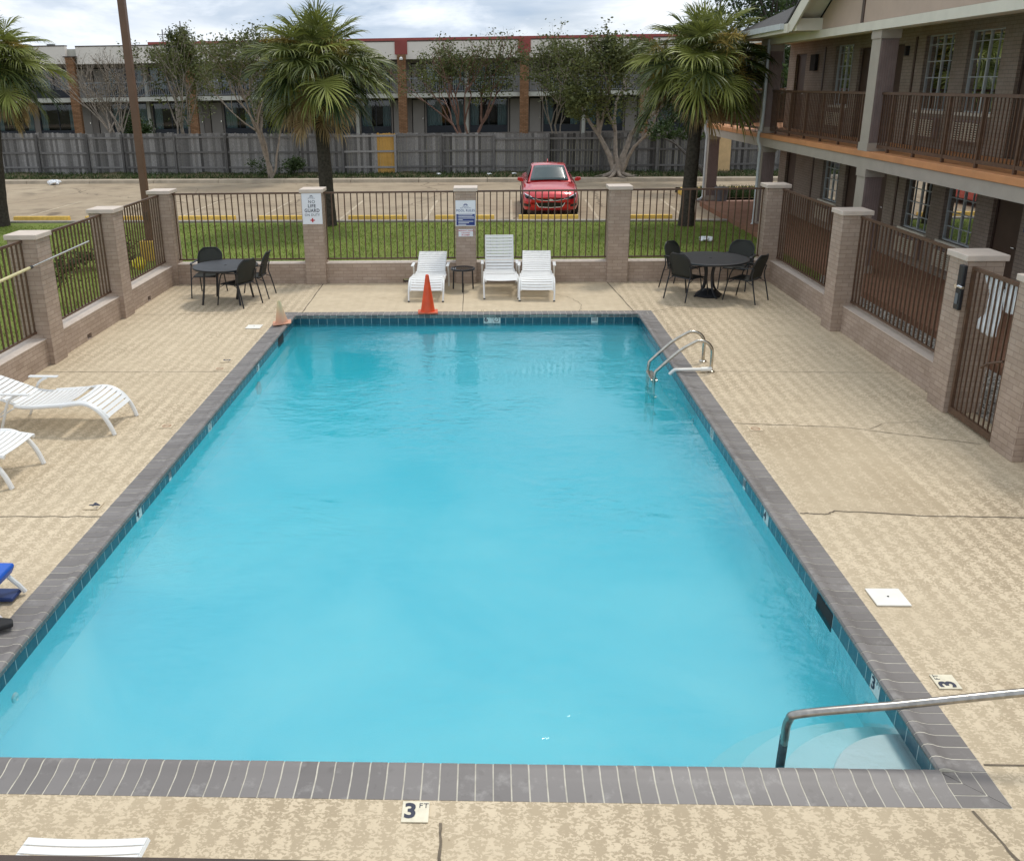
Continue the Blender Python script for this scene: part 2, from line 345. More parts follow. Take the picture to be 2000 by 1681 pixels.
ground_mat('parking',((.35,.275,.19),(.42,.34,.24),(.29,.23,.16)),.22,1.1,30,crack=.22)
ground_mat('far_ground',((.10,.10,.045),(.15,.13,.08),(.08,.09,.04)),.1,1,10)
ground_mat('walk_red',((.27,.135,.08),(.31,.165,.105),(.21,.11,.07)),1,4,30)
ground_mat('patio_pink',((.42,.27,.21),(.47,.31,.25),(.36,.23,.18)),.8,4,30)
ground_mat('gravel_base',((.25,.23,.20),(.45,.42,.37),(.12,.11,.10)),12,30,60,bs=1)
simple('kerb_concrete',(.40,.335,.25),.85,var=.2,vs=2,bs=.3)
simple('stone',(.50,.47,.42),.8,var=.3,vs=30)

# ------------------------------------------------------------------ camera (solved from the photo)
W0,H0=2000.,1681.; cxp,cyp,fpx=888.89,750.09,1746.52; CH=3.95
yaw,pitch,roll=map(R,(-2.21358895,18.46143816,-0.82125757))
F=Vector((math.sin(yaw)*math.cos(pitch),math.cos(yaw)*math.cos(pitch),-math.sin(pitch)))
rt=F.cross(Vector((0,0,1))).normalized(); up=rt.cross(F)
rt,up=rt*math.cos(roll)+up*math.sin(roll),-rt*math.sin(roll)+up*math.cos(roll)
cd=bpy.data.cameras.new('camera'); cam=bpy.data.objects.new('camera',cd); col.objects.link(cam)
cam.matrix_world=Matrix(((rt.x,up.x,-F.x,0),(rt.y,up.y,-F.y,0),(rt.z,up.z,-F.z,CH),(0,0,0,1)))
cd.sensor_width=36; cd.lens=36*fpx/W0; cd.shift_x=(W0/2-cxp)/W0; cd.shift_y=-(H0/2-cyp)/W0; cd.clip_end=3000; cd.clip_start=.05
sc.camera=cam

# ------------------------------------------------------------------ world and sun
SUN_EL,SUN_AZ=R(63),R(34)     # azimuth from +Y towards +X
w=bpy.data.worlds.new('World'); sc.world=w; w.use_nodes=True; nt=w.node_tree; bg=nt.nodes['Background']
sky=N(nt,'ShaderNodeTexSky'); sky.sky_type='NISHITA'; sky.sun_disc=False; sky.sun_elevation=SUN_EL; sky.sun_rotation=SUN_AZ; sky.air_density=1.2; sky.dust_density=2
tc=N(nt,'ShaderNodeTexCoord'); mp=N(nt,'ShaderNodeMapping'); mp.inputs['Scale'].default_value=(1,1,3.6); L(nt,tc.outputs['Generated'],mp.inputs[0])
cl=noise(nt,mp.outputs[0],3.1,7,.55,.35); cl2=noise(nt,mp.outputs[0],7,6,.6,.2)
cc=mixc(nt,ramp(nt,cl,.38,.62),(4.3,5.3,6.6),(8.8,9.2,9.7)); cc=mixc(nt,math_(nt,'MULTIPLY',ramp(nt,cl2,.45,.7),.45),cc,(14.5,14.5,14.5))
fac=ramp(nt,noise(nt,mp.outputs[0],2.0,5,.5),.30,.42); fac=math_(nt,'ADD',math_(nt,'MULTIPLY',fac,.22),.78)
L(nt,mixc(nt,fac,sky.outputs[0],cc),bg.inputs[0]); bg.inputs[1].default_value=.098
ld=bpy.data.lights.new('sun','SUN'); ld.energy=1.45; ld.angle=R(11); ld.color=(1,.95,.87); lo=bpy.data.objects.new('sun',ld); col.objects.link(lo)
sd=Vector((math.sin(SUN_AZ)*math.cos(SUN_EL),math.cos(SUN_AZ)*math.cos(SUN_EL),math.sin(SUN_EL)))
lo.rotation_euler=sd.to_track_quat('Z','Y').to_euler(); lo.location=(0,0,30)
sc.view_settings.view_transform='Standard'; sc.view_settings.look='None'; sc.view_settings.exposure=.27; sc.view_settings.gamma=1
sc.cycles.sample_clamp_indirect=6; sc.cycles.volume_bounces=4; sc.cycles.max_bounces=10; sc.cycles.transparent_max_bounces=24; sc.cycles.caustics_reflective=False; sc.cycles.caustics_refractive=False

# ------------------------------------------------------------------ setting: ground sheets
def S(o): return tag(o,kind='structure')
PX0,PX1,PY0,PY1=-3.53,2.725,4.43,15.79        # pool wall faces
DX0,DX1,DY0,DY1=-6.9,6.05,-2.2,18.85
ZW=-.152
def yk(x): return 39.55-(x)*.064    # far kerb line
def yl(x): return 27.55-(x)*.045    # lawn edge
mb=MB(); B=900
mb.quad((-B,yk(-30)+9,-.09),(B,yk(-30)+9,-.09),(B,B,-.09),(-B,B,-.09))
mb.quad((-B,-60,-.09),(-8,-60,-.09),(-8,50.5,-.09),(-B,50.5,-.09)); mb.quad((8,-60,-.09),(B,-60,-.09),(B,50.5,-.09),(8,50.5,-.09))
mb.quad((-8,-60,-.09),(8,-60,-.09),(8,-2.2,-.09),(-8,-2.2,-.09))
mb.quad((-8,20,-.09),(8,20,-.09),(8,50.5,-.09),(-8,50.5,-.09))
S(mb.obj('ground','far_ground'))
# lawn
mb=MB(); mb.add([(-40,-10,-.03),(-6.72,-10,-.03),(-6.72,18.72,-.03),(5.9,18.72,-.03),(5.9,17,-.03),(8.1,17,-.03),(8.1,yl(8),-.03),(-40,yl(-40),-.03)],[(0,1,2,7),(7,2,3,6),(3,4,5,6)])
S(mb.obj('lawn','lawn'))
mb=MB(); mb.add([(-60,yl(-60),-.05),(30,yl(30),-.05),(30,yk(30)+.02,-.05),(-60,yk(-60)+.02,-.05)],[(0,1,2,3)])
# faded stall lines
for i,x in enumerate([-15.6,-12.95,-10.2,-7.45,-4.75,-2.0,.7,3.4,6.1]):
    y=yl(x)+.7; mb.add([(x,y,-.046),(x+.09,y,-.046),(x+.2,y+5,-.046),(x+.11,y+5,-.046)],[(0,1,2,3)],1)
simple('line_paint',(.47,.385,.27),.8,var=.3,vs=6)
S(mb.obj('parking_lot',['parking','line_paint']))
mb=MB()
for x in range(-60,30,3):
    a=lambda x,o,z:(x,yl(x)+o,z)
    mb.add([a(x,-.02,-.05),a(x+2.98,-.02,-.05),a(x+2.98,.26,-.05),a(x,.26,-.05),a(x,-.02,.02),a(x+2.98,-.02,.02),a(x+2.98,.24,.02),a(x,.24,.02)],[(0,3,2,1),(4,5,6,7),(0,1,5,4),(1,2,6,5),(2,3,7,6),(3,0,4,7)])
S(mb.obj('lawn_kerb','concrete_grey'))
mb=MB()
for x in range(-60,30,3):
    a=lambda x,o,z:(x,yk(x)+o,z)
    mb.add([a(x,0,-.05),a(x+2.98,0,-.05),a(x+2.98,.55,-.05),a(x,.55,-.05),a(x,.04,.09),a(x+2.98,.04,.09),a(x+2.98,.5,.10),a(x,.5,.10)],[(0,3,2,1),(4,5,6,7),(0,1,5,4),(1,2,6,5),(2,3,7,6),(3,0,4,7)])
S(mb.obj('far_kerb','kerb_concrete'))
mb=MB()
def verge(u,v): 
    x=-60+90*u; y=yk(x)+.5+5.0*v; return (x,y,.10+.10*math.sin(x*1.3)*math.sin(v*3)*v+.03*math.sin(x*4+v*9))
mb.grid(verge,120,10); S(mb.obj('verge','dirt_verge',smooth=True))
# ------------------------------------------------------------------ pool deck with the opening and joints
mb=MB(); OX0,OX1,OY0,OY1=-3.785,2.985,4.17,16.04
def sheet(x0,x1,y0,y1,z=0,mi=0): mb.quad((x0,y0,z),(x1,y0,z),(x1,y1,z),(x0,y1,z),mi)
sheet(DX0,OX0,DY0,DY1); sheet(OX1,DX1,DY0,DY1); sheet(OX0,OX1,DY0,OY0); sheet(OX0,OX1,OY1,DY1)
def joint(pts,w=.016,wob=.0,n=1):
    w*=.8
    P=[]; 
    for i in range(len(pts)-1):
        a=Vector((*pts[i],0)); b=Vector((*pts[i+1],0)); d=(b-a); nn=Vector((-d.y,d.x,0)).normalized()
        for k in range(n): P.append((a+d*(k/n)+nn*rnd.uniform(-wob,wob),nn))
        if i==len(pts)-2: P.append((b,nn))
    vs=[];
    for p,nn in P:
        ww=w*rnd.uniform(.6,1.2)/2; vs+=[(p.x-nn.x*ww,p.y-nn.y*ww,.004),(p.x+nn.x*ww,p.y+nn.y*ww,.004)]
    mb.add(vs,[(2*i,2*i+2,2*i+3,2*i+1) for i in range(len(P)-1)],1)
joint([(-6.62,7.72),(-3.78,7.76)],.014,.012,24); joint([(-6.6,12.43),(-3.78,12.41)],.012,.008,20); joint([(-6.6,15.9),(-5,15.95),(-3.79,16.0)],.012,.01,12)
joint([(3.0,7.88),(3.25,7.86),(3.35,7.93),(4.2,7.83),(5.8,7.76)],.020,.008,14); joint([(3.0,10.30),(4.3,10.15),(4.9,9.9),(5.62,9.62)],.012,.012,10); joint([(4.55,10.1),(4.8,10.3),(5.3,10.35)],.008,.012,6)
joint([(3.0,12.38),(5.8,12.28)],.012,.006,20); joint([(3.0,15.93),(5.8,15.8)],.008,.006,16); joint([(-.27,4.0),(-.26,3.2),(-.27,-2)],.02,.004,20)
joint([(-.46,15.98),(-.5,18.5)],.02,.003,10); joint([(-3.43,15.98),(-3.48,18.5)],.024,.004,10); joint([(2.66,15.98),(2.5,18.5)],.024,.004,10)
joint([(1.05,18.45),(1.25,17.6),(1.6,17.1),(1.75,16.7),(1.72,16.3),(1.66,15.98)],.010,.03,5); joint([(3.0,15.95),(3.5,16.35),(4.1,16.5)],.012,.03,6)
joint([(2.75,4.15),(2.85,3.6),(2.98,2.4),(3.1,-2)],.022,.004,14); joint([(3.0,4.52),(5.8,4.5)],.014,.004,16)
for k in range(70): # leaf litter crumbs stay part of the wear of the deck
    pass
S(mb.obj('pool_deck',['deck_coat','joint_dark']))

# ------------------------------------------------------------------ swimming pool
pool=thing('swimming_pool','rectangular turquoise swimming pool edged with grey brick coping','pool',(0,0,0))
mb=MB()
def floorz(y):
    t=min(1,max(0,(y-5.5)/8.0)); t=t*t*(3-2*t); return -.86-.42*t
def basin_pt(x,y):
    e=min(x-PX0,PX1-x,y-PY0,PY1-y); f=floorz(y); top=-.40
    if e>=.85: return f
    c=1-e/.85; return f+(top-f)*(1-math.sqrt(max(0,1-c**2.2)))
def lin(a,b): 
    m=[0,.01,.03,.07,.13,.2,.3,.42,.56,.7,.85]; return [a+q for q in m]+[a+.85+(b-a-1.7)*k/10 for k in range(1,10)]+[b-q for q in m[::-1]]
xs,ys=lin(PX0,PX1),lin(PY0,PY1); vs=[(x,y,basin_pt(x,y)) for y in ys for x in xs]; k=len(xs)
mb.add(vs,[(a*k+b_,a*k+b_+1,(a+1)*k+b_+1,(a+1)*k+b_) for a in range(len(ys)-1) for b_ in range(k-1)])
for x in (PX0,PX1): mb.quad((x,PY0,-.40),(x,PY1,-.40),(x,PY1,-.205),(x,PY0,-.205))
for y in (PY0,PY1): mb.quad((PX0,y,-.40),(PX1,y,-.40),(PX1,y,-.205),(PX0,y,-.205))
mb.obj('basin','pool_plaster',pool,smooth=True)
# corner steps, quarter rounds around (PX1,PY0)
mb=MB()
for k,(r,z) in enumerate([(.60,-.195),(.92,-.40),(1.22,-.60),(1.48,-.80)]):
    p=[(PX1-.001,PY0+.001)]+[(PX1-r*math.sin(R(a)),PY0+r*math.cos(R(a))) for a in range(0,91,6)]
    mb.prism(p[::-1],'z',-1.3-.01*k,z)
mb.obj('steps','plaster_white',pool,bevel=.012)
# tile band
mb=MB(); e=.012
for x,s in ((PX0,1),(PX1,-1)): mb.box(min(x,x+s*e),max(x,x+s*e),PY0,PY1,-.21,-.006)
for y,s in ((PY0,1),(PY1,-1)): mb.box(PX0+e,PX1-e,min(y,y+s*e),max(y,y+s*e),-.21,-.006)
mb.obj('waterline_tiles','waterline_tile',pool)
# coping: profile across, from outer edge (s=0) to bullnose at the pool
prof=[(0,-.05),(0,.002),(.17,.004),(.215,.012),(.25,.024),(.285,.028),(.31,.022),(.322,.006),(.318,-.012),(.30,-.028),(.30,-.05)]; prof=[(a_*.9,b_) for a_,b_ in prof]
def coping_run(mb,o,d,nrm,length,pitch=.1065):
    o=Vector(o);d=Vector(d);nrm=Vector(nrm); nb=int(round(length/pitch)); p=length/nb; g=.0042
    for i in range(nb):
        a=i*p+g+rnd.uniform(-.001,.001); b=(i+1)*p-g; dz=rnd.uniform(-.0012,.0012)
        vs=[o+d*a+nrm*s+Vector((0,0,z+dz)) for s,z in prof]+[o+d*b+nrm*s+Vector((0,0,z+dz)) for s,z in prof]; m=len(prof)
        mb.add(vs,[tuple(range(m)),tuple(range(2*m-1,m-1,-1))]+[(j,j+m,(j+1)%m+m,(j+1)%m) for j in range(m)],0,rnd.random())
    gp=[(s-(.002 if s>.2 else 0),z-.0022) for s,z in prof]; vs=[o+nrm*s+Vector((0,0,z)) for s,z in gp]+[o+d*length+nrm*s+Vector((0,0,z)) for s,z in gp]; m=len(gp)
    mb.add(vs,[tuple(range(m)),tuple(range(2*m-1,m-1,-1))]+[(j,j+m,(j+1)%m+m,(j+1)%m) for j in range(m)],1)
mb=MB(); cw=.285
coping_run(mb,(OX0,OY0+cw,0),(0,1,0),(1,0,0),OY1-OY0-2*cw); coping_run(mb,(OX1,OY0+cw,0),(0,1,0),(-1,0,0),OY1-OY0-2*cw)
coping_run(mb,(OX0+cw,OY0,0),(1,0,0),(0,1,0),OX1-OX0-2*cw); coping_run(mb,(OX0+cw,OY1,0),(1,0,0),(0,-1,0),OX1-OX0-2*cw)
for x,sx_ in ((OX0,1),(OX1,-1)):      # corner blocks cut on the mitre
    for y,sy_ in ((OY0,1),(OY1,-1)):
        for k in range(3):
            a,b=k*.095+.004,(k+1)*.095-.004
            for poly in ([(a,a+.003),(a,.281),(b,.281),(b,b+.003)],[(a+.003,a),(.281,a),(.281,b),(b+.003,b)]):
                q=[(x+sx_*u,y+sy_*v_) for u,v_ in poly]; mb.prism(q,'z',-.05,.004,0,rnd.random())
        q=[(x,y),(x+sx_*.286,y),(x+sx_*.286,y+sy_*.286),(x,y+sy_*.286)]; mb.prism(q,'z',-.06,.0015,1)
mb.obj('coping',['coping_brick','grout'],pool,smooth=True)
# depth markers in the waterline and on the deck
def face_fn(x,y,z,n):   # local (u right, v up) as seen from inside the pool
    if n=='far': return lambda u,v:(x+u,y-.0,z+v)
    if n=='left': return lambda u,v:(x,y+u,z+v)
    if n=='right': return lambda u,v:(x,y-u,z+v)
def marker(n,x,y,num,ft='FT',kind='num',w=.15):
    fn=face_fn(x,y,-.088,n); off={'far':(0,-.002,0),'left':(.002,0,0),'right':(-.002,0,0)}[n]
    o_=lambda f,k:(lambda u,v:tuple(a+b*k for a,b in zip(f(u,v),off)))
    mb=MB(); f0=o_(fn,6.5); mb.quad(f0(-w/2,-.07),f0(w/2,-.07),f0(w/2,.062),f0(-w/2,.062))
    f1=o_(fn,8)
    if kind=='num': put_text(mb,num,.13,lambda u,v:f1(u-.03,v),1,.004); put_text(mb,ft,.05,lambda u,v:f1(u+.045,v+.035),1)
    elif kind=='nodive':
        pts=[(.05*math.cos(a),.05*math.sin(a)) for a in [2*PI*i/20 for i in range(20)]]; inn=[(p*.82,q*.82) for p,q in pts]
        mb.add([f1(*p) for p in pts]+[f1(*p) for p in inn],[(i,(i+1)%20,(i+1)%20+20,i+20) for i in range(20)],1)
        for s in (1,-1): mb.add([f1(-.035,-.035*s-.004),f1(-.03,-.035*s-.006),f1(.035,.035*s+.004),f1(.03,.035*s+.008)],[(0,1,2,3)],1)
    else:
        for q in range(4): mb.add([f1(-.045,-.03+q*.02),f1(.045,-.03+q*.02),f1(.045,-.02+q*.02),f1(-.045,-.02+q*.02)],[(0,1,2,3)],1)
    mb.obj('depth_marker',['tile_white','ink'],pool)
marker('far',.0,PY1,'6'); marker('far',.155,PY1,'',kind='nodive'); marker('far',1.93,PY1,'',kind='vent',w=.12)
marker('left',PX0,5.15,'3'); marker('left',PX0,8.02,'4'); marker('left',PX0,8.95,'',kind='vent',w=.08); marker('left',PX0,10.45,'',kind='nodive'); marker('left',PX0,12.95,'5')
marker('right',PX1,5.38,'3'); marker('right',PX1,7.97,'4'); marker('right',PX1,8.75,'',kind='vent',w=.08); marker('right',PX1,10.2,'',kind='nodive')
mb=MB(); mb.box(PX1-.016,PX1+.15,6.20,6.54,-.2,-.045); mb.obj('skimmer_opening','dark_interior',pool)
mb=MB(); mb.box(PX0-.15,PX0+.016,14.35,14.75,-.2,-.03); mb.obj('skimmer_opening','dark_interior',pool)
for x,y,s in ((PX0,5.45,1),(PX1,5.45,-1),(PX1,11.2,-1)):
    mb=MB(); mb.lathe([(0,0),(.02,.03),(.04,.02),(.045,0)],12); mb.obj('return_fitting','plaster_white',pool,loc=(x,y,-.32),rot=(0,s*PI/2,0),smooth=True)
mb=MB(); mb.lathe([(.10,0),(.10,.03),(.075,.035),(.06,.02),(0,.02)],20); mb.obj('pool_light','concrete_grey',pool,loc=(PX0,12.9,-.42),rot=(0,PI/2,0),smooth=True)
def deck_tile(x,y,num,ft,rot,worn=False):
    mb=MB(); mb.quad((-.077,-.077,.009),(.077,-.077,.009),(.077,.077,.009),(-.077,.077,.009)); mb.box(-.077,.077,-.077,.077,.0045,.008)
    put_text(mb,num,.15,lambda u,v:(u-.03,v,.011),1,.005); put_text(mb,ft,.05,lambda u,v:(u+.045,v+.042,.011),1)
    return mb.obj('deck_marker',['tile_plate','ink'],pool,loc=(x,y,0),rot=(0,0,rot))
deck_tile(-.42,4.075,'3','FT',0); deck_tile(3.15,5.31,'3','FT',PI/2)
simple('tile_worn',(.60,.49,.33),.6,var=.15,vs=14); simple('ink_worn',(.16,.13,.10),.8,var=.3)
for x,y,num,r_ in ((-3.95,7.98,'4',-PI/2),(-4.0,12.95,'5',-PI/2)):
    o=deck_tile(x,y,num,'FT',r_); o.data.materials[0]=M['tile_worn']; o['label']='worn depth tile painted over with deck coating'
simple('rust_ring',(.42,.24,.15),.8,var=.2)
for x,y in ((-3.97,10.2),(3.2,10.1),(-3.98,12.55)):
    mb=MB(); mb.quad((-.075,-.075,.006),(.075,-.075,.006),(.075,.075,.006),(-.075,.075,.006)); 
    pts=[(.055*math.cos(a),.055*math.sin(a)) for a in [2*PI*i/20 for i in range(20)]]; mb.add([(p,q,.009) for p,q in pts]+[(p*.8,q*.8,.009) for p,q in pts],[(i,(i+1)%20,(i+1)%20+20,i+20) for i in range(20)],1)
    mb.box(-.04,.04,-.005,.005,.008,.0095,1)
    mb.obj('no_diving_tile',['tile_worn','rust_ring'],pool,loc=(x,y,0))
for x in (-.1,.17):
    mb=MB(); mb.quad((-.075,-.075,.006),(.075,-.075,.006),(.075,.075,.006),(-.075,.075,.006)); mb.box(-.02,-.005,-.02,.02,.007,.009,1); mb.box(.01,.025,-.02,.02,.007,.009,1)
    mb.obj('worn_tile',['tile_worn','ink_worn'],pool,loc=(x,16.08,0))
# water body
mb=MB(); mb.box(PX0+.013,PX1-.013,PY0+.013,PY1-.013,-2.0,ZW); 
S(mb.obj('water','pool_water'))

# ------------------------------------------------------------------ pool enclosure: pillars, low walls, railings
CAPZ=1.90
def pillar(x0,x1,y0,y1,label,parent_signs=None):
    cx,cy=(x0+x1)/2,(y0+y1)/2; t=thing('brick_pillar',label,'pillar',(cx,cy,0),0,'painted brick pillars of the pool fence')
    hx,hy=(x1-x0)/2,(y1-y0)/2
    mb=MB(); mb.box(-hx,hx,-hy,hy,0,CAPZ); o=mb.obj('shaft','painted_brick',t,bevel=.006)
    mb=MB(); mb.box(-hx-.03,hx+.03,-hy-.03,hy+.03,CAPZ+.001,CAPZ+.075); mb.obj('cap','cap_paint',t,bevel=.01)
    return t
BY0,BY1=18.50,18.93
bx=[(-7.0,-6.57),(-3.83,-3.40),(-.665,-.235),(2.48,2.91),(5.64,6.07)]
bl=['corner pillar at the back left beside the black patio table','pillar that carries the NO LIFE GUARD ON DUTY sign','pillar that carries the blue and white POOL RULES sign','plain back pillar right of the parked red car','corner pillar at the back right near the dark chairs']
for (a,b_),l in zip(bx,bl): pillar(a,b_,BY0,BY1,l)
LY=[(12.80,13.23),(15.62,16.05),(9.98,10.41)]
for (a,b_),l in zip(LY[:2],['left side pillar crossed by the silver and yellow pole','left side pillar between the pole end and the lamp post']): pillar(-7.01,-6.58,a,b_,l)
RY=[(14.54,14.97),(10.66,11.09),(9.12,9.57)]
for (a,b_),l in zip(RY,['right side pillar halfway between back corner and gate','right side pillar holding the black gate lock','pillar on the hinge side of the brown gate']): pillar(5.66,6.10,a,b_,l)

def wall_run(label,axis,a,b,face,back,z0=0,z1=.42,holes=()):
    t=thing('low_brick_wall',label,'wall',((a+b)/2 if axis=='x' else (face+back)/2,(face+back)/2 if axis=='x' else (a+b)/2,0),0,'low painted brick walls of the pool fence')
    ox,oy=t.location.x,t.location.y; mb=MB()
    segs=[]; cur=a
    for h0,h1,hz in sorted(holes): segs.append((cur,h0,z0,z1)); segs.append((h0,h1,hz,z1)); segs.append((h0,h1,z0-.02,z0+.012)); cur=h1
    segs.append((cur,b,z0,z1)); lo,hi=min(face,back),max(face,back)
    for s0,s1,q0,q1 in segs:
        if axis=='x': mb.box(s0-ox,s1-ox,lo-oy,hi-oy,q0,q1)
        else: mb.box(lo-ox,hi-ox,s0-oy,s1-oy,q0,q1)
    mb.obj('brickwork','painted_brick',t)
    mb=MB()
    if axis=='x': mb.box(a-ox+.002,b-ox-.002,lo-oy-.006,hi-oy+.006,z1,z1+.012)
    else: mb.box(lo-ox-.006,hi-ox+.006,a-oy+.002,b-oy-.002,z1,z1+.012)
    mb.obj('coping_skim','cap_paint',t)
wl=['behind the left patio table','behind the leftmost reclined lounger','between the POOL RULES pillar and the plain pillar','behind the right patio table']
for i in range(4):
    holes=[]
    if i==1: holes=[(-1.79,-1.55,.085)]
    wall_run('low back wall '+wl[i],'x',bx[i][1],bx[i+1][0],18.585,18.86,holes=holes)
for a,b_,l,h in ((16.05,18.5,'low left wall nearest the back corner',[(16.95,17.10,.10)]),(13.23,15.62,'low left wall under the tip of the long pole',[(14.15,14.32,.10)]),(6.0,12.80,'low left wall behind the white loungers at the frame edge',[])):
    wall_run(l,'y',a,b_,-6.66,-6.93,holes=h,z1=.40)
for a,b_,l in ((14.97,18.5,'low right wall nearest the back corner'),(11.09,14.54,'low right wall leading to the gate')):
    wall_run(l,'y',a,b_,5.83,6.03,z1=.42)
wall_run('low right wall before the gate at the frame edge','y',4.0,9.12,5.83,6.03,z1=.42)

bal_me=None
def railing(label,axis,a,b,c,z0=.49,z1=1.86,sp=.128,size=.011,group='brown railings of the pool fence'):
    global bal_me
    mid=(a+b)/2; t=thing('iron_railing',label,'railing',(mid,c,0) if axis=='x' else (c,mid,0),0,group); h=(b-a)/2
    def bar(name,u0,u1,q0,q1,w_=.016,w2=None):
        w2=w2 or w_
        mb=MB()
        if axis=='x': mb.box(u0,u1,-w2,w2,q0,q1)
        else: mb.box(-w2,w2,u0,u1,q0,q1)
        return mb.obj(name,'rail_brown',t)
    bar('top_rail',-h+.001,h-.001,z1,z1+.035,.02); bar('bottom_rail',-h+.001,h-.001,z0,z0+.03,.016)
    n=int(round((b-a-.06)/sp)); s=(b-a-.06)/n
    me=None
    for i in range(n+1):
        u=-h+.03+i*s
        if me is None:
            mb=MB(); mb.box(-size,size,-size,size,z0+.03,z1); o=mb.obj('baluster','rail_brown',t); me=o.data
        else:
            o=bpy.data.objects.new('baluster',me); col.objects.link(o); o.parent=t
        o.location=(u,0,0) if axis=='x' else (0,u,0)
    return t
rl=['back railing behind the left patio table','back railing between the two sign pillars','back railing the red car shows through','back railing behind the right patio table']
for i in range(4): railing(rl[i],'x',bx[i][1],bx[i+1][0],18.72,sp=.133)
for a,b_,l in ((16.05,18.5,'left railing with the yellow bag stuck in it'),(13.23,15.62,'left railing behind the tip of the long pole'),(9.5,12.80,'left railing cut by the left frame edge')): railing(l,'y',a,b_,-6.80)
for a,b_,l in ((14.97,18.5,'right railing nearest the back corner'),(11.09,14.54,'right railing leading to the gate')): railing(l,'y',a,b_,5.95)

# signs
sg=thing('pool_sign','white NO LIFE GUARD ON DUTY sign with red cross','sign',(-3.612,18.496,1.58))
mb=MB(); mb.box(-.205,.205,-.008,.002,-.315,.315); mb.obj('panel','sign_white',sg,bevel=.003)
def logo(mb,x,z,s,mi):
    n=9
    for k in range(4):
        a0,a1=PI*k/4+.05,PI*(k+1)/4-.05
        mb.add([(x+.25*s*math.cos((a0+a1)/2),-.0105,z+.2*s*math.sin((a0+a1)/2)),(x+s*math.cos(a0),-.0105,z+s*math.sin(a0)*.9),(x+s*math.cos((a0+a1)/2),-.0105,z+s*math.sin((a0+a1)/2)*.9),(x+s*math.cos(a1),-.0105,z+s*math.sin(a1)*.9)],[(0,1,2,3)],mi)
mb=MB(); T=lambda dx,dz,y=-.0105:(lambda u,v:(u+dx,y,v+dz))
put_text(mb,'NO',.088,T(0,.140),0,.0); put_text(mb,'LIFE',.092,T(0,.055),0,.002,.95); put_text(mb,'GUARD',.098,T(0,-.038),0,.002,.86); put_text(mb,'ON DUTY',.074,T(0,-.128),0,.0,.86)
put_text(mb,"AMERICA'S",.020,T(0,.228),0); put_text(mb,'BEST VALUE INN',.018,T(0,.209),0); logo(mb,0,.246,.032,0)
mb.box(-.013,.013,-.0115,-.009,-.275,-.19,1); mb.box(-.045,.045,-.0125,-.009,-.245,-.221,1)
mb.obj('lettering',['ink','ink_red'],sg)
sg=thing('pool_sign','blue and white POOL RULES sign on the middle back pillar','sign',(-.45,18.496,1.46))
mb=MB(); mb.box(-.205,.205,-.008,.002,-.26,.26); mb.obj('panel','sign_white',sg,bevel=.003)
mb=MB(); mb.box(-.19,.19,-.0105,-.007,-.245,-.015,0)
for k,wd in enumerate([.29,.32,.33,.09,.31,.22,.16]): 
    z=-.035-k*.032; mb.box(-.15,-.15+wd,-.0125,-.0095,z-.006,z+.006,1); 
    if k!=5: mb.box(-.178,-.172,-.0125,-.0095,z-.004,z+.004,1)
put_text(mb,'POOL RULES',.066,T(0,.055),0,.0006,.92); put_text(mb,"AMERICA'S",.024,T(0,.133),0); put_text(mb,'BEST VALUE INN',.027,T(0,.108),0); logo(mb,0,.155,.045,0)
mb.obj('lettering',['sign_navy','sign_white'],sg)
sg=thing('pool_sign','small white EMERGENCY PHONE notice with red letters','sign',(-.45,18.496,1.06))
mb=MB(); mb.box(-.15,.15,-.006,.002,-.075,.075); mb.obj('panel','sign_white',sg,bevel=.003)
mb=MB(); put_text(mb,'EMERGENCY PHONE',.034,T(0,.045,-.0085),0,.0008,.93); put_text(mb,'LOCATED',.036,T(0,0,-.0085),0,.0006); put_text(mb,'IN LOBBY',.036,T(0,-.045,-.0085),0,.0012); mb.obj('lettering','ink_red',sg)

# gate
gt=thing('metal_gate','brown metal gate with torn white plastic tied on it','gate',(5.72,10.115,-.03))
mb=MB(); mb.box(-.02,.02,-.50,.50,1.84,1.88); mb.box(-.02,.02,-.50,.50,.06,.14); mb.box(-.02,.02,-.50,-.46,.14,1.84); mb.box(-.02,.02,.46,.50,.14,1.84); mb.obj('gate_frame','rail_brown',gt)
for i in range(8):
    mb=MB(); y=-.46+.92*(i+1)/9; mb.box(-.008,.008,y-.008,y+.008,.14,1.84); mb.obj('gate_bar','rail_brown',gt)
mb=MB(); mb.tube([(-.02,-.45,1.0),(-.10,-.30,.93),(-.12,-.22,.86)],.014,8); mb.obj('handle','rail_brown',gt)
lk=thing('gate_lock','tall black keypad lock box with chrome knob on the gate post','lock',(5.645,10.68,1.585))
mb=MB(); mb.box(-.035,.012,-.06,.06,-.27,.27); mb.obj('housing','black_paint',lk,bevel=.01)
mb=MB(); mb.tube([(-.02,-.01,.02),(-.075,-.01,.02),(-.078,-.01,.02)],[.022,.026,.03],12); mb.tube([(-.05,-.01,.02),(-.05,-.13,.02)],.018,10); mb.obj('knob','chrome',lk,smooth=True)
mb=MB(); mb.box(-.042,-.034,-.03,.03,-.20,-.07); mb.obj('keypad','planter_grey',lk)
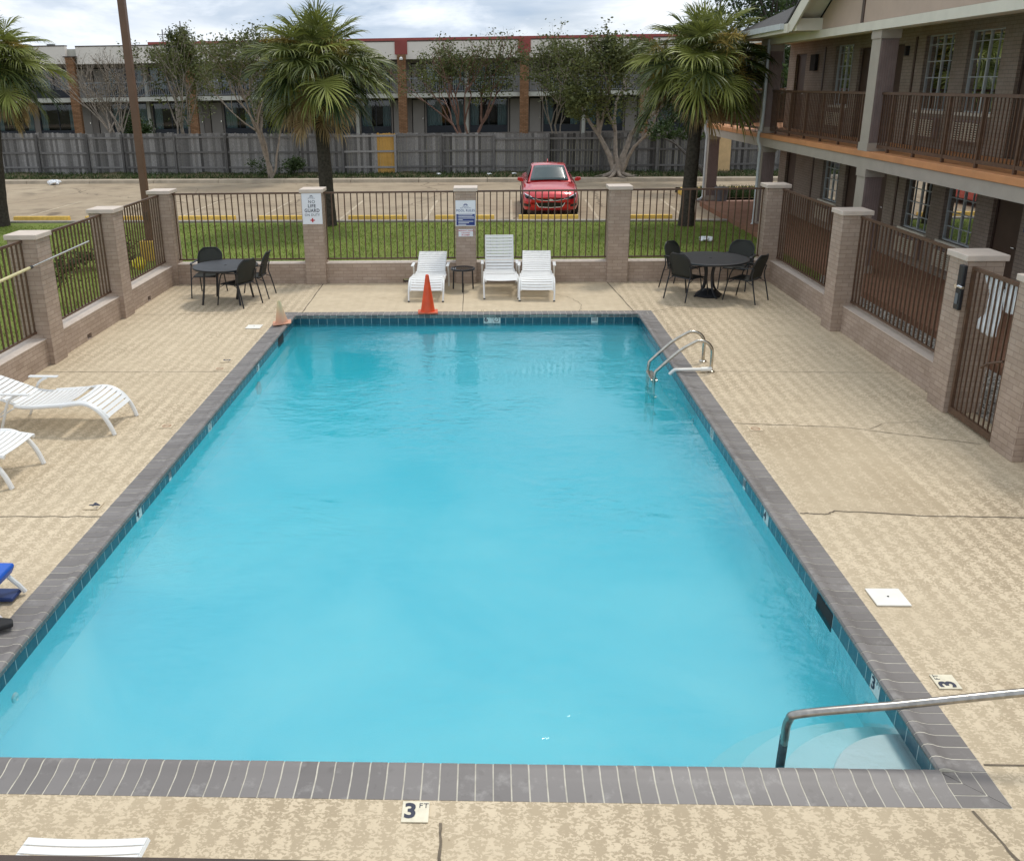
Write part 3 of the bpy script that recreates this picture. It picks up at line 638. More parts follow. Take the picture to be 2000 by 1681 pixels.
def rag(label,pts,seed):
    r_=random.Random(seed); mb=MB(); n=14; m_=16
    zs=[p[1] for p in pts]; ys_=[p[0] for p in pts]
    # polygon clip on a grid
    def inside(y,z):
        c=False; j=len(pts)-1
        for i in range(len(pts)):
            if (pts[i][1]>z)!=(pts[j][1]>z) and y<(pts[j][0]-pts[i][0])*(z-pts[i][1])/(pts[j][1]-pts[i][1])+pts[i][0]: c=not c
            j=i
        return c
    N1,N2=36,48; y0,y1,z0,z1=min(ys_),max(ys_),min(zs),max(zs); idx={}; vs=[]; fs=[]
    def vid(i,j):
        if (i,j) not in idx:
            y=y0+(y1-y0)*i/N1; z=z0+(z1-z0)*j/N2; idx[(i,j)]=len(vs); vs.append((.022+.007*math.sin(y*40+z*5)+.004*math.sin(z*23+seed),y,z))
        return idx[(i,j)]
    for i in range(N1):
        for j in range(N2):
            if inside(y0+(y1-y0)*(i+.5)/N1,z0+(z1-z0)*(j+.5)/N2): fs.append((vid(i,j),vid(i+1,j),vid(i+1,j+1),vid(i,j+1)))
    mb.add(vs,fs); return tag(mb.obj('plastic_sheet','bag_white',smooth=True,loc=(5.72,10.115,0),solid=.002),label,'plastic sheet')
rag('long torn white plastic sheet behind the gate bars',[(.32,1.80),(-.11,1.80),(-.16,1.66),(-.16,1.49),(-.16,1.17),(.01,1.13),(.17,1.15),(.31,1.17),(.25,1.28),(.17,1.35),(.12,1.57),(.20,1.70)],1)
rag('short white plastic strip beside the gate hinge',[(-.15,1.80),(-.40,1.81),(-.42,1.50),(-.30,1.47),(-.17,1.49)],5)

# telescoping pole across the left railing
pl=thing('pool_pole','long silver and yellow pole resting along the left fence','pole',(0,0,0))
a=Vector((-6.50,14.35,1.62)); c_=Vector((-6.50,12.35,1.575)); e_=Vector((-6.50,9.3,1.50))
mb=MB(); mb.tube([a,c_],.016,10); mb.obj('inner_tube','steel',pl,smooth=True)
mb=MB(); mb.tube([c_+Vector((0,.07,0)),c_],.026,10); mb.obj('clamp','black_paint',pl,smooth=True)
mb=MB(); mb.tube([c_,e_],.021,10); simple('pole_yellow',(.62,.55,.30),.4); mb.obj('outer_tube','pole_yellow',pl,smooth=True)
for k,y in enumerate((13.0,10.2)):
    z=1.5+.0238*(y-9.3)
    mb=MB(); mb.tube([(-6.578,y,z-.02),(-6.53,y,z-.035),(-6.49,y,z-.035),(-6.465,y,z+.0)],.006,6); mb.obj('hook','steel',pl)

# ------------------------------------------------------------------ patio furniture
def make_chair():
    t=thing('patio_chair','','chair',group='black mesh patio chairs')
    # front at +Y, seat .43 high
    def seat(u,v):
        x=(u-.5)*.46; y=-.20+.42*v; return (x*(1-.06*v),y,.42+.012*v-.02*math.sin(PI*u)*math.sin(PI*v)-(.02 if v>.95 else 0))
    mb=MB(); mb.grid(seat,8,8); mb.obj('seat','mesh_fabric',t,smooth=True,solid=.006)
    def bk(u,v):
        z=.44+.46*v; wd=.245*(1-max(0,(v-.62)/.38)**2.6*.45)
        x=(u-.5)*2*wd; y=-.21-.10*v-.05*v*v-.045*(1-(2*u-1)**2)*(.5+.5*v)+.03; return (x,y,z)
    mb=MB(); mb.grid(bk,10,10); mb.obj('backrest','mesh_fabric',t,smooth=True,solid=.006)
    mb=MB(); edge=[bk(0,v/10) for v in range(11)]+[bk(u/10,1) for u in range(1,10)]+[bk(1,1-v/10) for v in range(11)]
    mb.tube(smooth_path(edge,2),.011,6)
    mb.tube([seat(0,0),seat(0,.5),seat(0,1),seat(.5,1),seat(1,1),seat(1,.5),seat(1,0),seat(.5,0),seat(0,0)],.011,6)
    mb.obj('frame','black_paint',t,smooth=True)
    for s in (1,-1):
        mb=MB(); mb.tube(smooth_path([(s*.27,.30,0),(s*.265,.24,.30),(s*.27,.17,.55),(s*.275,.10,.635)],4),.013,8); mb.obj('leg','black_paint',t,smooth=True)
        mb=MB(); mb.tube(smooth_path([(s*.265,-.36,0),(s*.255,-.29,.30),(s*.25,-.24,.50),(s*.25,-.27,.66)],4),.013,8); mb.obj('leg','black_paint',t,smooth=True)
        mb=MB(); pts=smooth_path([(s*.275,.13,.632),(s*.29,.05,.648),(s*.29,-.08,.645),(s*.26,-.26,.655)],4)
        for i in range(len(pts)-1): 
            p,q=pts[i],pts[i+1]; w_=.024; mb.add([(p.x-w_,p.y,p.z),(p.x+w_,p.y,p.z),(q.x+w_,q.y,q.z),(q.x-w_,q.y,q.z),(p.x-w_,p.y,p.z+.014),(p.x+w_,p.y,p.z+.014),(q.x+w_,q.y,q.z+.014),(q.x-w_,q.y,q.z+.014)],[(0,1,2,3),(7,6,5,4),(0,4,5,1),(3,2,6,7),(0,3,7,4),(1,5,6,2)])
        mb.obj('armrest','black_paint',t)
        mb=MB(); mb.tube([(s*.235,.12,.41),(s*.262,.20,.36)],.007,6); mb.obj('brace','black_paint',t); mb=MB(); mb.tube([(s*.235,-.14,.41),(s*.254,-.26,.36)],.007,6); mb.obj('brace','black_paint',t)
    return t
chair=make_chair()
def place(o,label,x,y,face,first=False):
    # face: direction the sitter looks, degrees from +Y counter-clockwise
    if first: o['label']=label; o.location=(x,y,0); o.rotation_euler=(0,0,R(face)); return o
    return dup(o,label,(x,y,0),R(face))
place(chair,'patio chair behind the left table facing the pool',-5.62,17.55,180,True)
place(chair,'patio chair at the left table turned toward it from nearest the pool',-4.80,16.74,62)
place(chair,'patio chair at the right end of the left table, farther from the pool',-4.66,17.42,88)
place(chair,'nearer left chair of the right table seen from behind',3.84,17.05,-52)
place(chair,'farther left chair of the right table near the railing',3.92,17.95,-135)
place(chair,'nearer right chair of the right table seen from behind',4.88,16.86,48)
place(chair,'farther right chair of the right table by the corner pillar',5.0,17.95,150)

def table_top(mb,r,z): mb.lathe([(0,z-.012),(r-.05,z-.018),(r-.012,z-.03),(r,z-.018),(r,z+.008),(r-.02,z+.014),(r-.05,z+.010),(.03,z+.010),(.028,z+.004),(0,z+.004)],56)
tb=thing('patio_table','round black patio table on four curved legs','table',(-5.08,17.0,0),0,'round black patio tables')
mb=MB(); table_top(mb,.62,.70); mb.obj('tabletop','black_paint',tb,smooth=True)
for a in (40,130,220,310):
    c,s=math.cos(R(a)),math.sin(R(a)); mb=MB(); mb.tube(smooth_path([(.36*c,.36*s,.685),(.44*c,.44*s,.60),(.47*c,.47*s,.35),(.53*c,.53*s,0)],4),.021,8); mb.obj('leg','black_paint',tb,smooth=True)
tb=thing('patio_table','round black patio table on a pedestal with domed base','table',(4.28,17.22,0),0,'round black patio tables')
mb=MB(); table_top(mb,.72,.73); mb.obj('tabletop','black_paint',tb,smooth=True)
mb=MB(); mb.lathe([(0,0),(.24,0),(.25,.02),(.20,.08),(.10,.13),(.03,.15),(0,.15)],24); mb.obj('base','black_paint',tb,smooth=True)
for a in (20,110,200,290):
    c,s=math.cos(R(a)),math.sin(R(a)); mb=MB(); mb.tube(smooth_path([(.28*c,.28*s,.715),(.13*c,.13*s,.60),(.085*c,.085*s,.4),(.14*c,.14*s,.15),(.30*c,.30*s,0)],4),.021,8); mb.obj('leg','black_paint',tb,smooth=True)

def side_table(label,x,y):
    t=thing('side_table',label,'side table',(x,y,0),0,'round black side tables with glass tops')
    mb=MB(); mb.lathe([(.20,.425),(.245,.425),(.25,.44),(.245,.458),(.215,.46),(.20,.452),(.20,.425)],32); mb.obj('rim','black_paint',t,smooth=True)
    mb=MB(); mb.lathe([(0,.440),(.205,.440),(.205,.448),(0,.448)],32); mb.obj('glass_top','table_glass',t)
    for a in (90,210,330,):
        c,s=math.cos(R(a+180)),math.sin(R(a+180)); mb=MB(); mb.tube(smooth_path([(.17*c,.17*s,.43),(.215*c,.215*s,.40),(.225*c,.225*s,.2),(.235*c,.235*s,0)],3),.016,8); mb.obj('leg','black_paint',t,smooth=True)
    return t
side_table('black round side table between two white loungers at the back wall',-.50,17.85)
side_table('black round side table at the left frame edge between two loungers',-6.02,9.15)

def make_lounger(name,ang,foot='drop',label='',loc=(0,0,0),rz=0,cat='lounger',th=1):
    t=thing(name,label,cat,loc,rz,'white strap sun loungers')
    # side profile y (0 = foot) , z
    if foot=='drop': base=[(.06,.20),(.16,.30),(.30,.385),(.42,.40),(.62,.37),(.85,.335),(1.08,.325),(1.22,.34)]
    else: base=[(.04,.345),(.22,.37),(.42,.385),(.62,.37),(.85,.345),(1.08,.33),(1.22,.34)]
    rail=smooth_path([(0,y,z) for y,z in base],4)
    L_=.72; a=R(ang); hy,hz=1.20,.345
    back=[(0,hy+L_*s*math.cos(a),hz+L_*s*math.sin(a)) for s in [i/6 for i in range(7)]]
    hw=.30
    for s in (1,-1):
        mb=MB(); mb.tube([(s*hw,p.y,p.z) for p in rail],.016*th,6); mb.obj('side_rail','white_plastic',t,smooth=True)
        mb=MB(); mb.tube([(s*(hw-.02),p[1],p[2]) for p in back],.015,6); mb.obj('back_rail','white_plastic',t,smooth=True)
        mb=MB(); mb.tube(smooth_path([(s*.33,0,0),(s*.335,.06,.16),(s*.335,.17,.31),(s*.33,.34,.39),(s*.325,.6,.365),(s*.325,1.0,.335)],5),.018*th,8); mb.obj('leg','white_plastic',t,smooth=True)
        mb=MB(); mb.tube(smooth_path([(s*.35,1.42,0),(s*.355,1.34,.2),(s*.355,1.25,.42),(s*.35,1.12,.50)],4),.018,8); mb.obj('leg','white_plastic',t,smooth=True)
        mb=MB(); mb.box(s*.355-.03,s*.355+.03,.98,1.36,.50,.52); mb.obj('armrest','white_plastic',t,bevel=.008)
    for bb in ((-.35,.35,.60,.63,.335,.36),(-.30,.30,1.19,1.22,.32,.345),(-.29,.29,back[-1][1]-.015,back[-1][1]+.015,back[-1][2]-.015,back[-1][2]+.015)): mb=MB(); mb.box(*bb); mb.obj('crossbar','white_plastic',t)
    # straps
    def strap(p,d,wd,hw):
        nrm=Vector((0,-d.z,d.y)); mb=MB(); n=8; vs=[]
        for i in range(n+1):
            x=-hw+2*hw*i/n; sag=-.012*(1-(2*i/n-1)**2)
            for e in (-wd/2,wd/2):
                q=p+d*e+nrm*(.018+sag); vs.append((x,q.y,q.z))
        mb.add(vs,[(2*i,2*i+1,2*i+3,2*i+2) for i in range(n)]); return mb.obj('strap','white_plastic',t,solid=.006)
    tot=0; ss=[0]
    for i in range(1,len(rail)): tot+=(rail[i]-rail[i-1]).length; ss.append(tot)
    n=int(tot/.062); 
    for k in range(n):
        s=(k+.5)*tot/n
        for i in range(1,len(rail)):
            if ss[i]>=s: f=(s-ss[i-1])/(ss[i]-ss[i-1]); p=rail[i-1].lerp(rail[i],f); d=(rail[i]-rail[i-1]).normalized(); break
        if abs(k-n*.37)<.5: continue
        strap(p,d,.052,hw+.005)
    n=11
    for k in range(n):
        s=(k+.6)/n*L_; strap(Vector((0,hy+s*math.cos(a),hz+s*math.sin(a))),Vector((0,math.cos(a),math.sin(a))),.053,hw-.015)
    mb=MB(); mb.tube([(-.27,1.55,.12),(.27,1.55,.12)],.01,6); 
    for s in (1,-1): mb.tube([(s*.27,hy+.45*math.cos(a),hz+.45*math.sin(a)),(s*.27,1.55,.12),(s*.30,1.30,.33)],.009,6)
    mb.obj('support_strut','white_plastic',t)
    for s in (1,-1):
        mb=MB(); mb.tube([(s*.33,0,0),(s*.33,.008,.02)],.021,8); mb.obj('foot_cap','black_rubber',t)
    return t
make_lounger('sun_lounger',24,'drop','white strap lounger behind the bright orange cone',(-1.19,16.80,0),R(-1.5))
make_lounger('sun_lounger',64,'flat','white strap lounger with its back raised high',(.265,17.02,0),R(1))
make_lounger('sun_lounger',24,'drop','rightmost of the three white loungers at the back wall',(.94,16.80,0),R(-2.5))
make_lounger('sun_lounger',20,'drop','white lounger at the left edge nearest the side pillar',(-4.50,10.25,0),R(88),th=1.5)
make_lounger('sun_lounger',10,'flat','white lounger cut by the left edge nearer the blue seat',(-4.98,8.72,0),R(88),th=1.5)
make_lounger('sun_lounger',0,'flat','white lounger end cut by the bottom edge of the photo',(-2.03,3.545,0),R(181))

# pool lift / blue chair at left edge
ch=thing('pool_lift','blue seat of a pool lift cut by the left edge','pool lift',(-3.86,6.10,0))
mb=MB(); mb.prism([(-.6,.31),(-.02,.31),(0,.29),(-.04,.21),(-.6,.22)],'y',-.26,.24); mb.obj('seat','blue_plastic',ch,bevel=.02)
for y_ in (.20,-.20):
    mb=MB(); mb.tube([(-.08,y_,.22),(.0,y_+.03,.10),(.03,y_+.05,.03)],.020,8); mb.obj('leg','white_plastic',ch,smooth=True)
mb=MB(); mb.box(-.6,.0,.10,.26,.02,.055); mb.obj('footrest','blue_dark',ch,bevel=.01)
mb=MB(); mb.tube([(-.5,.0,.22),(-.5,.0,.02)],.04,10); mb.obj('post','planter_grey',ch)
mb=MB(); mb.prism([(0,0),(.20,-.02),(.24,-.09),(.15,-.15),(0,-.13)],'z',.03,.075); tag(mb.obj('sandal','black_rubber',loc=(-3.90,5.92,-.0),bevel=.015),'black rubber sole on the coping at the left edge','sandal')

# cones
cn=thing('traffic_cone','bright orange traffic cone standing on the far coping','cone',(-1.09,15.86,.024),R(4),'traffic cones')
mb=MB(); mb.lathe([(.135,.03),(.128,.05),(.035,.66),(.030,.70),(.022,.705),(.018,.66)],28); mb.obj('cone_body','orange_plastic',cn,smooth=True)
mb=MB(); mb.box(-.18,.18,-.14,.14,.004,.035); mb.obj('base','orange_base',cn,bevel=.012)
cn=thing('traffic_cone','faded tan and pink traffic cone tilted on the coping corner','cone',(-3.61,15.12,.03),R(12),'traffic cones'); cn.rotation_euler=(R(2),R(-4),R(12)); cn.scale=(1,1,.84)
mb=MB(); mb.lathe([(.115,.03),(.108,.045),(.03,.46),(.025,.49),(.018,.492),(.012,.46)],28); mb.obj('cone_body','cone_faded',cn,smooth=True)
mb=MB(); mb.box(-.16,.16,-.12,.12,.004,.03); mb.obj('base','cone_faded',cn,bevel=.012)

# lids
def lid(label,x,y,sx,sy,rz=0):
    t=thing('skimmer_lid',label,'lid',(x,y,.004),rz,'white skimmer lids in the deck')
    mb=MB(); mb.box(-sx,sx,-sy,sy,0,.012); mb.obj('plate','lid_white',t,bevel=.004)
    mb=MB(); mb.lathe([(.0,.0125),(.008,.0125),(.008,.016),(0,.016)],10); mb.obj('finger_hole','dark_interior',t)
lid('large white square lid in the right deck',3.205,6.38,.135,.125); lid('small white lid beside the faded cone',-4.07,14.97,.13,.12)

# pvc pipe at the ladder
pp=thing('pvc_pipe','white plastic pipe lying across the coping beside the ladder','pipe',(0,0,0))
mb=MB(); mb.tube(smooth_path([(2.60,12.30,-.02),(2.67,12.30,.045),(2.75,12.30,.05),(3.08,12.33,.045)],4),.024,10); mb.obj('tube','pvc_white',pp,smooth=True)
mb=MB(); mb.tube([(3.05,12.328,.045),(3.20,12.34,.045)],.034,10); mb.obj('coupling','pvc_white',pp,smooth=True)

# ladder
ld_=thing('pool_ladder','stainless steel pool ladder with two arched grab rails','ladder',(0,0,0))
for y in (12.86,12.36):
    mb=MB(); pts=[(3.20,y,.01),(3.20,y,.24)]+arc((3.02,y,.28),.18,0,110,8,'xz')[1:]+[(2.72,y,.30),(2.46,y,.05)]
    pts=smooth_path(pts,3); pts=list(pts)+[Vector((2.41,y,.0)),Vector((2.395,y,-.12)),Vector((2.395,y,-.95))]
    mb.tube(pts,.024,12); mb.obj('grab_rail','steel_ladder',ld_,smooth=True)
    mb=MB(); mb.lathe([(0,.004),(.055,.004),(.055,.012),(.03,.03),(0,.03)],20,(3.20,y,0)); mb.obj('escutcheon','steel_ladder',ld_,smooth=True)
for z in (-.16,-.42,-.68):
    mb=MB(); mb.box(2.36,2.46,12.38,12.84,z,z+.03); mb.obj('tread','steel_ladder',ld_,bevel=.006)

# handrail
hr=thing('pool_handrail','bent steel handrail rising from the corner steps','handrail',(0,0,0))
Pn=[(1.85,4.69,-.70),(1.85,4.69,-.10),(1.845,4.66,.12)]; 
bend=smooth_path([(1.847,4.665,.06),(1.855,4.655,.20),(1.93,4.63,.272),(2.45,4.60,.36)],6)
mb=MB(); pts=[Vector(p) for p in Pn[:2]]+list(bend)+[Vector((3.05,4.60,.445)),Vector((3.55,4.60,.51)),Vector((3.85,4.60,.53)),Vector((3.97,4.60,.45)),Vector((4.0,4.60,.30)),Vector((4.0,4.60,0))]
mb.tube(pts,.026,14); mb.obj('rail','steel_dull',hr,smooth=True)
simple('verdigris',(.06,.09,.10),.7,var=.5,vs=40,bs=.8)
mb=MB(); mb.tube([(1.85,4.69,-.5),(1.85,4.688,-.14),(1.847,4.668,.07)],[.0268,.0272,.0268],14); mb.obj('corroded_sleeve','verdigris',hr,smooth=True)

# balcony rail under the camera
br=thing('balcony_railing','dark brown balcony rail along the bottom edge of the photo','railing',(0,.20,0))
mb=MB(); mb.box(-3,3,-.03,.0385,3.655,3.70); mb.obj('top_rail','rail_dark',br,bevel=.004)
mb=MB(); mb.box(-3,3,-.015,.015,2.75,2.78); mb.obj('bottom_rail','rail_dark',br)
for i in range(40):
    x=-2.95+i*5.9/39; mb=MB(); mb.box(x-.009,x+.009,-.009,.009,2.78,3.655); mb.obj('baluster','rail_dark',br)

# ------------------------------------------------------------------ planting
def blades(name,mat,pts,h,wd,seed,label,cat='grass'):
    r=np.random.default_rng(seed); n=len(pts); ang=r.uniform(0,2*PI,n); hh=h*r.uniform(.5,1.3,n); lean=r.normal(0,.5,(n,2))*hh[:,None]
    dx=np.cos(ang)*wd/2; dy=np.sin(ang)*wd/2; p=np.array(pts)
    a=p+np.stack([dx,dy,0*dx],1); b_=p-np.stack([dx,dy,0*dx],1); c=p+np.stack([lean[:,0],lean[:,1],hh],1)
    v=np.stack([a,b_,c],1).reshape(-1,3); me=bpy.data.meshes.new(name); me.vertices.add(3*n); me.vertices.foreach_set('co',v.astype(np.float32).ravel())
    me.loops.add(3*n); me.loops.foreach_set('vertex_index',np.arange(3*n,dtype=np.int32)); me.polygons.add(n); me.polygons.foreach_set('loop_start',np.arange(0,3*n,3,dtype=np.int32)); me.polygons.foreach_set('loop_total',np.full(n,3,np.int32))
    me.update(); me.validate(); at=me.attributes.new('tone','FLOAT','FACE')
    tn=np.clip(r.uniform(0,1,n)*.7+.3*(.5+.5*np.sin(p[:,0]*1.1)*np.sin(p[:,1]*1.7)),0,1); at.data.foreach_set('value',tn.astype(np.float32))
    me.materials.append(M[mat]); o=bpy.data.objects.new(name,me); col.objects.link(o); return tag(o,label,cat,kind='stuff')
r=np.random.default_rng(3)
n=60000; x=r.uniform(-20,8.0,n); y=r.uniform(18.95,27.5,n); k=y<27.5-x*.045; x,y=x[k],y[k]
blades('grass','grass_blade',np.stack([x,y,np.full(len(x),-.03)],1),.055,.014,1,'short mown green grass of the lawn behind the fence')
n=16000; x=r.uniform(-14,-6.98,n); y=r.uniform(9,18.9,n)
blades('side_grass','grass_blade',np.stack([x,y,np.full(n,-.03)],1),.06,.014,2,'green grass beyond the left railing')
n=9000; x=r.uniform(-26,14,n); y=39.55-x*.064+.6+r.uniform(0,1,n)**1.5*3; 
blades('verge_weeds','leaf_dark',np.stack([x,y,np.full(n,.10)],1),.14,.04,4,'patchy weeds and dead leaves at the foot of the wooden fence','weeds')

def palm(label,x,y,trunk,crown_z,R0,seed,tr=.20,nf=78):
    rr=random.Random(seed); t=thing('palm_tree',label,'palm tree',(x,y,0),0,'sabal palms')
    lean=(trunk[0]-x,trunk[1]-y)
    mb=MB(); pts=[];rs=[]
    for i in range(26):
        f=i/25; pts.append((lean[0]*f**1.2,lean[1]*f**1.2,-.05+(crown_z-.3)*f)); rs.append(tr*(1.15-.32*f+.35*max(0,.1-f)*3)+rr.uniform(-.008,.008))
    mb.tube(pts,rs,16,0,.35); top=Vector(pts[-1])
    # old leaf boots under the crown
    for k in range(60):
        a=rr.uniform(0,2*PI); z=crown_z-.3-rr.uniform(-.15,.9)**1*1.0; f=max(0,min(1,(z)/(crown_z-.3))); c=Vector((lean[0]*f**1.2,lean[1]*f**1.2,z)); d=Vector((math.cos(a),math.sin(a),0))
        mb.tube([c+d*tr*.75,c+d*(tr*.95)+Vector((0,0,.10)),c+d*(tr*1.1)+Vector((0,0,.22))],[.035,.028,.008],4,0,rr.random())
    mb.obj('trunk','palm_bark',t,smooth=True)
    live=MB(); dead=MB(); flo=MB()
    def frond(mbx,org,d,plen,fr,droop,tone,dd=0):
        d=d.normalized(); side=d.cross(Vector((0,0,1)))
        if side.length<.1: side=Vector((1,0,0))
        side.normalize(); side=(side+Vector((0,0,rr.uniform(-.35,.35)))).normalized(); upv=side.cross(d).normalized()
        p0=org; p1=org+d*plen*.6+Vector((0,0,-.04*plen*droop)); p2=org+d*plen+Vector((0,0,-.18*plen*droop))
        mbx.tube([p0,p1,p2],[.022,.016,.012],4,0,min(1,tone*.8+.25))
        dir2=(p2-p1).normalized(); n=rr.randint(40,48)
        for i in range(n):
            u=(i+.5)/n*2-1; a=u*R(108)+rr.uniform(-.03,.03)
            hub=p2+dir2*(.28*fr*(1-abs(u)))
            ld=(dir2*math.cos(a)+side*math.sin(a)+upv*(.30*abs(math.sin(a)))).normalized()
            ln=fr*(.98-.28*abs(u)**1.5)*rr.uniform(.86,1.1); wd=.040*fr; g=droop*rr.uniform(.5,1.5)
            sd=(ld.cross(upv)+upv*(.6 if i%2 else -.6)).normalized(); q=hub; dv=ld.copy(); vs=[]; seg=5
            for s in range(seg+1):
                f=s/seg; ww=wd*(.35+1.3*f if f<.5 else 1.0*(1-(f-.5)/.5)+.05)
                vs+= [q-sd*ww/2, q+sd*ww/2]
                dv=(dv+Vector((rr.gauss(0,.05),rr.gauss(0,.05),-.03-.95*g*max(0,f-.35)*(1.6 if dd else 1)))).normalized(); q=q+dv*(ln*.86/seg)
            mbx.add(vs,[(2*s,2*s+1,2*s+3,2*s+2) for s in range(seg)],0,min(1,max(0,tone+rr.uniform(-.2,.2))))
    for k in range(nf):
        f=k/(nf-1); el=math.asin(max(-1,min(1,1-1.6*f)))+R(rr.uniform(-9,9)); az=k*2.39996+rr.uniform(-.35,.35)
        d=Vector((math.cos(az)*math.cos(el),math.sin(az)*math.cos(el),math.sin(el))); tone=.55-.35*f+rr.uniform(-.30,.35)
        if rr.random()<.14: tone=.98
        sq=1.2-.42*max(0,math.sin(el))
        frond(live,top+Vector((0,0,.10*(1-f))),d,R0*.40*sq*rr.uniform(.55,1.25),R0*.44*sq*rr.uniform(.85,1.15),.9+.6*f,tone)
    for k in range(22):
        az=rr.uniform(0,2*PI); el=R(rr.uniform(-72,-30)); d=Vector((math.cos(az)*math.cos(el),math.sin(az)*math.cos(el),math.sin(el)))
        frond(dead,top+Vector((0,0,-.25)),d,R0*.36*rr.uniform(.7,1.5),R0*.34*rr.uniform(.7,1.1),1.5,rr.uniform(.3,1),1)
    for k in range(15):
        az=rr.uniform(0,2*PI); el=R(rr.uniform(-35,45)); d=Vector((math.cos(az)*math.cos(el),math.sin(az)*math.cos(el),math.sin(el))); q=top.copy(); ps=[]
        for s in range(7): ps.append(q.copy()); q=q+d*R0*.11; d=(d+Vector((0,0,-.20))).normalized()
        flo.tube(ps,[.014]*6+[.006],4,0,.6)
        for s in range(150):
            c=ps[2+int(rr.random()**.7*4.99)%5]; e=Vector((rr.gauss(0,1),rr.gauss(0,1),rr.gauss(-.5,1))).normalized()*rr.uniform(.08,.36); wv=Vector((rr.gauss(0,1),rr.gauss(0,1),rr.gauss(0,1))).normalized()*.011
            flo.add([c,c+wv*1.5,c+e+wv,c+e],[(0,1,2,3)],0,rr.random())
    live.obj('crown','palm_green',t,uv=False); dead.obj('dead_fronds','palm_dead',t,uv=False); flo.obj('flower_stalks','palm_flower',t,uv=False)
    return t
palm('middle palm with the straight dark trunk behind the NO LIFE GUARD sign',-4.80,27.1,(-4.92,27.2),5.1,2.38,11)
palm('right palm shading the motel corner with many dead brown fronds',5.80,26.5,(5.95,26.5),5.05,2.3,23,tr=.19)
palm('left palm half cut off by the left edge of the photo',-15.25,27.6,(-14.85,27.8),5.3,2.2,35,tr=.25)

def tree(name,label,base,stems,h0,crowns,leaf,nleaf,lsize,bark,seed,cat='tree',group=None,spread=.6,twig=0):
    rr=random.Random(seed); t=thing(name,label,cat,base,0,group)
    mb=MB(); tips=[]
    def grow(p,d,ln,r_,dep):
        pts=[p.copy()]; rs=[r_]; q=p.copy(); dd=d.copy()
        for s in range(4):
            dd=(dd+Vector((rr.gauss(0,.13),rr.gauss(0,.13),rr.gauss(.04,.08)))).normalized(); q=q+dd*ln/4; pts.append(q.copy()); rs.append(r_*(1-.11*(s+1)))
            if dep<=1: tips.append(q.copy())
        mb.tube(pts,rs,7 if dep>2 else 5,cap=False)
        if dep==0: return
        for k in range(rr.choice((2,3,3))):
            a=rr.uniform(0,2*PI); sd=Vector((math.cos(a),math.sin(a),rr.uniform(-.1,.6))); nd=(dd+sd*spread*rr.uniform(.6,1.2)).normalized(); grow(q,nd,ln*rr.uniform(.62,.85),r_*.58,dep-1)
    for (dx,dy,r_) in stems:
        grow(Vector((dx*.25,dy*.25,-.05)),Vector((dx,dy,1.0)).normalized(),h0,r_,4)
    mb.obj('trunk',bark,t,smooth=True)
    lf=MB(); C=[(Vector(c),Vector(rd)) for c,rd in crowns]
    sub=[]
    for c,rd in C:
        for k in range(26):
            u=Vector((rr.gauss(0,1),rr.gauss(0,1),rr.gauss(0,1))).normalized()*(rr.random()**.4); sub.append((c+Vector((u.x*rd.x,u.y*rd.y,u.z*rd.z)),rr.uniform(.14,.34)*min(rd.x,rd.z)*1.3,rr.uniform(0,1)))
    tp=[p for p in tips if p.z>h0*.9]
    for k in range(nleaf):
        if tp and rr.random()<.5: c=rr.choice(tp); s=.22*max(1,C[0][1].x*.6); base_t=.5
        else: c,s,base_t=rr.choice(sub)
        p=c+Vector((rr.gauss(0,1),rr.gauss(0,1),rr.gauss(0,.8)))*s*.6
        a=Vector((rr.gauss(0,1),rr.gauss(0,1),rr.gauss(0,.6))).normalized(); b_=a.orthogonal().normalized(); b_.rotate(Matrix.Rotation(rr.uniform(0,6.28),3,a)); ls=lsize*rr.uniform(.6,1.3)
        if twig and rr.random()<twig: lf.add([p,p+b_*.006,p+a*ls*3+b_*.006,p+a*ls*3],[(0,1,2,3)],0,.1)
        else: lf.add([p-a*ls*.5,p+b_*ls*.28,p+a*ls*.5,p-b_*ls*.28],[(0,1,2,3)],0,min(1,max(0,base_t*.6+rr.uniform(0,.4))))
    lf.obj('crown',leaf,t,uv=False); return t
st5=[(.12,.05,.09),(-.16,.03,.08),(.03,-.15,.075),(-.05,.18,.07),(.22,-.05,.06)]
tree('crape_myrtle','pale multi-stemmed tree in front of the fence left of the middle palm',(-9.75,40.9,.1),st5,2.1,[((-.3,0,4.3),(2.0,1.6,2.0)),((.6,0,3.2),(1.2,1.2,1.0))],'leaf_myrtle',8459,.14,'bark_myrtle',5,group='crape myrtle trees')
tree('crape_myrtle','large pale-trunked tree with flared roots in front of the fence',(5.6,39.9,.1),[(.2,.1,.17),(-.22,.05,.15),(.05,-.2,.13),(.45,-.1,.10)],2.0,[((-.4,0,4.2),(2.0,1.6,1.6)),((.3,0,5.0),(1.2,1.0,.8)),((-1.5,0,3.2),(1.1,1.0,.8))],'leaf_myrtle',15455,.14,'bark_myrtle',8,group='crape myrtle trees')
tree('crape_myrtle','bare twiggy tree behind the fence next to the lamp post',(-19.6,48.5,0),st5,1.9,[((.2,0,3.9),(1.6,1.3,1.2))],'leaf_twig',2600,.10,'bark_myrtle',15,group='crape myrtle trees',twig=.6)
tree('crape_myrtle','tree behind the fence rising over the red roof line',(-16.1,48.8,0),st5,2.2,[((.2,0,4.4),(1.9,1.5,1.9)),((.3,0,6.0),(.8,.8,.9))],'leaf_myrtle',9110,.14,'bark_myrtle',19,group='crape myrtle trees')
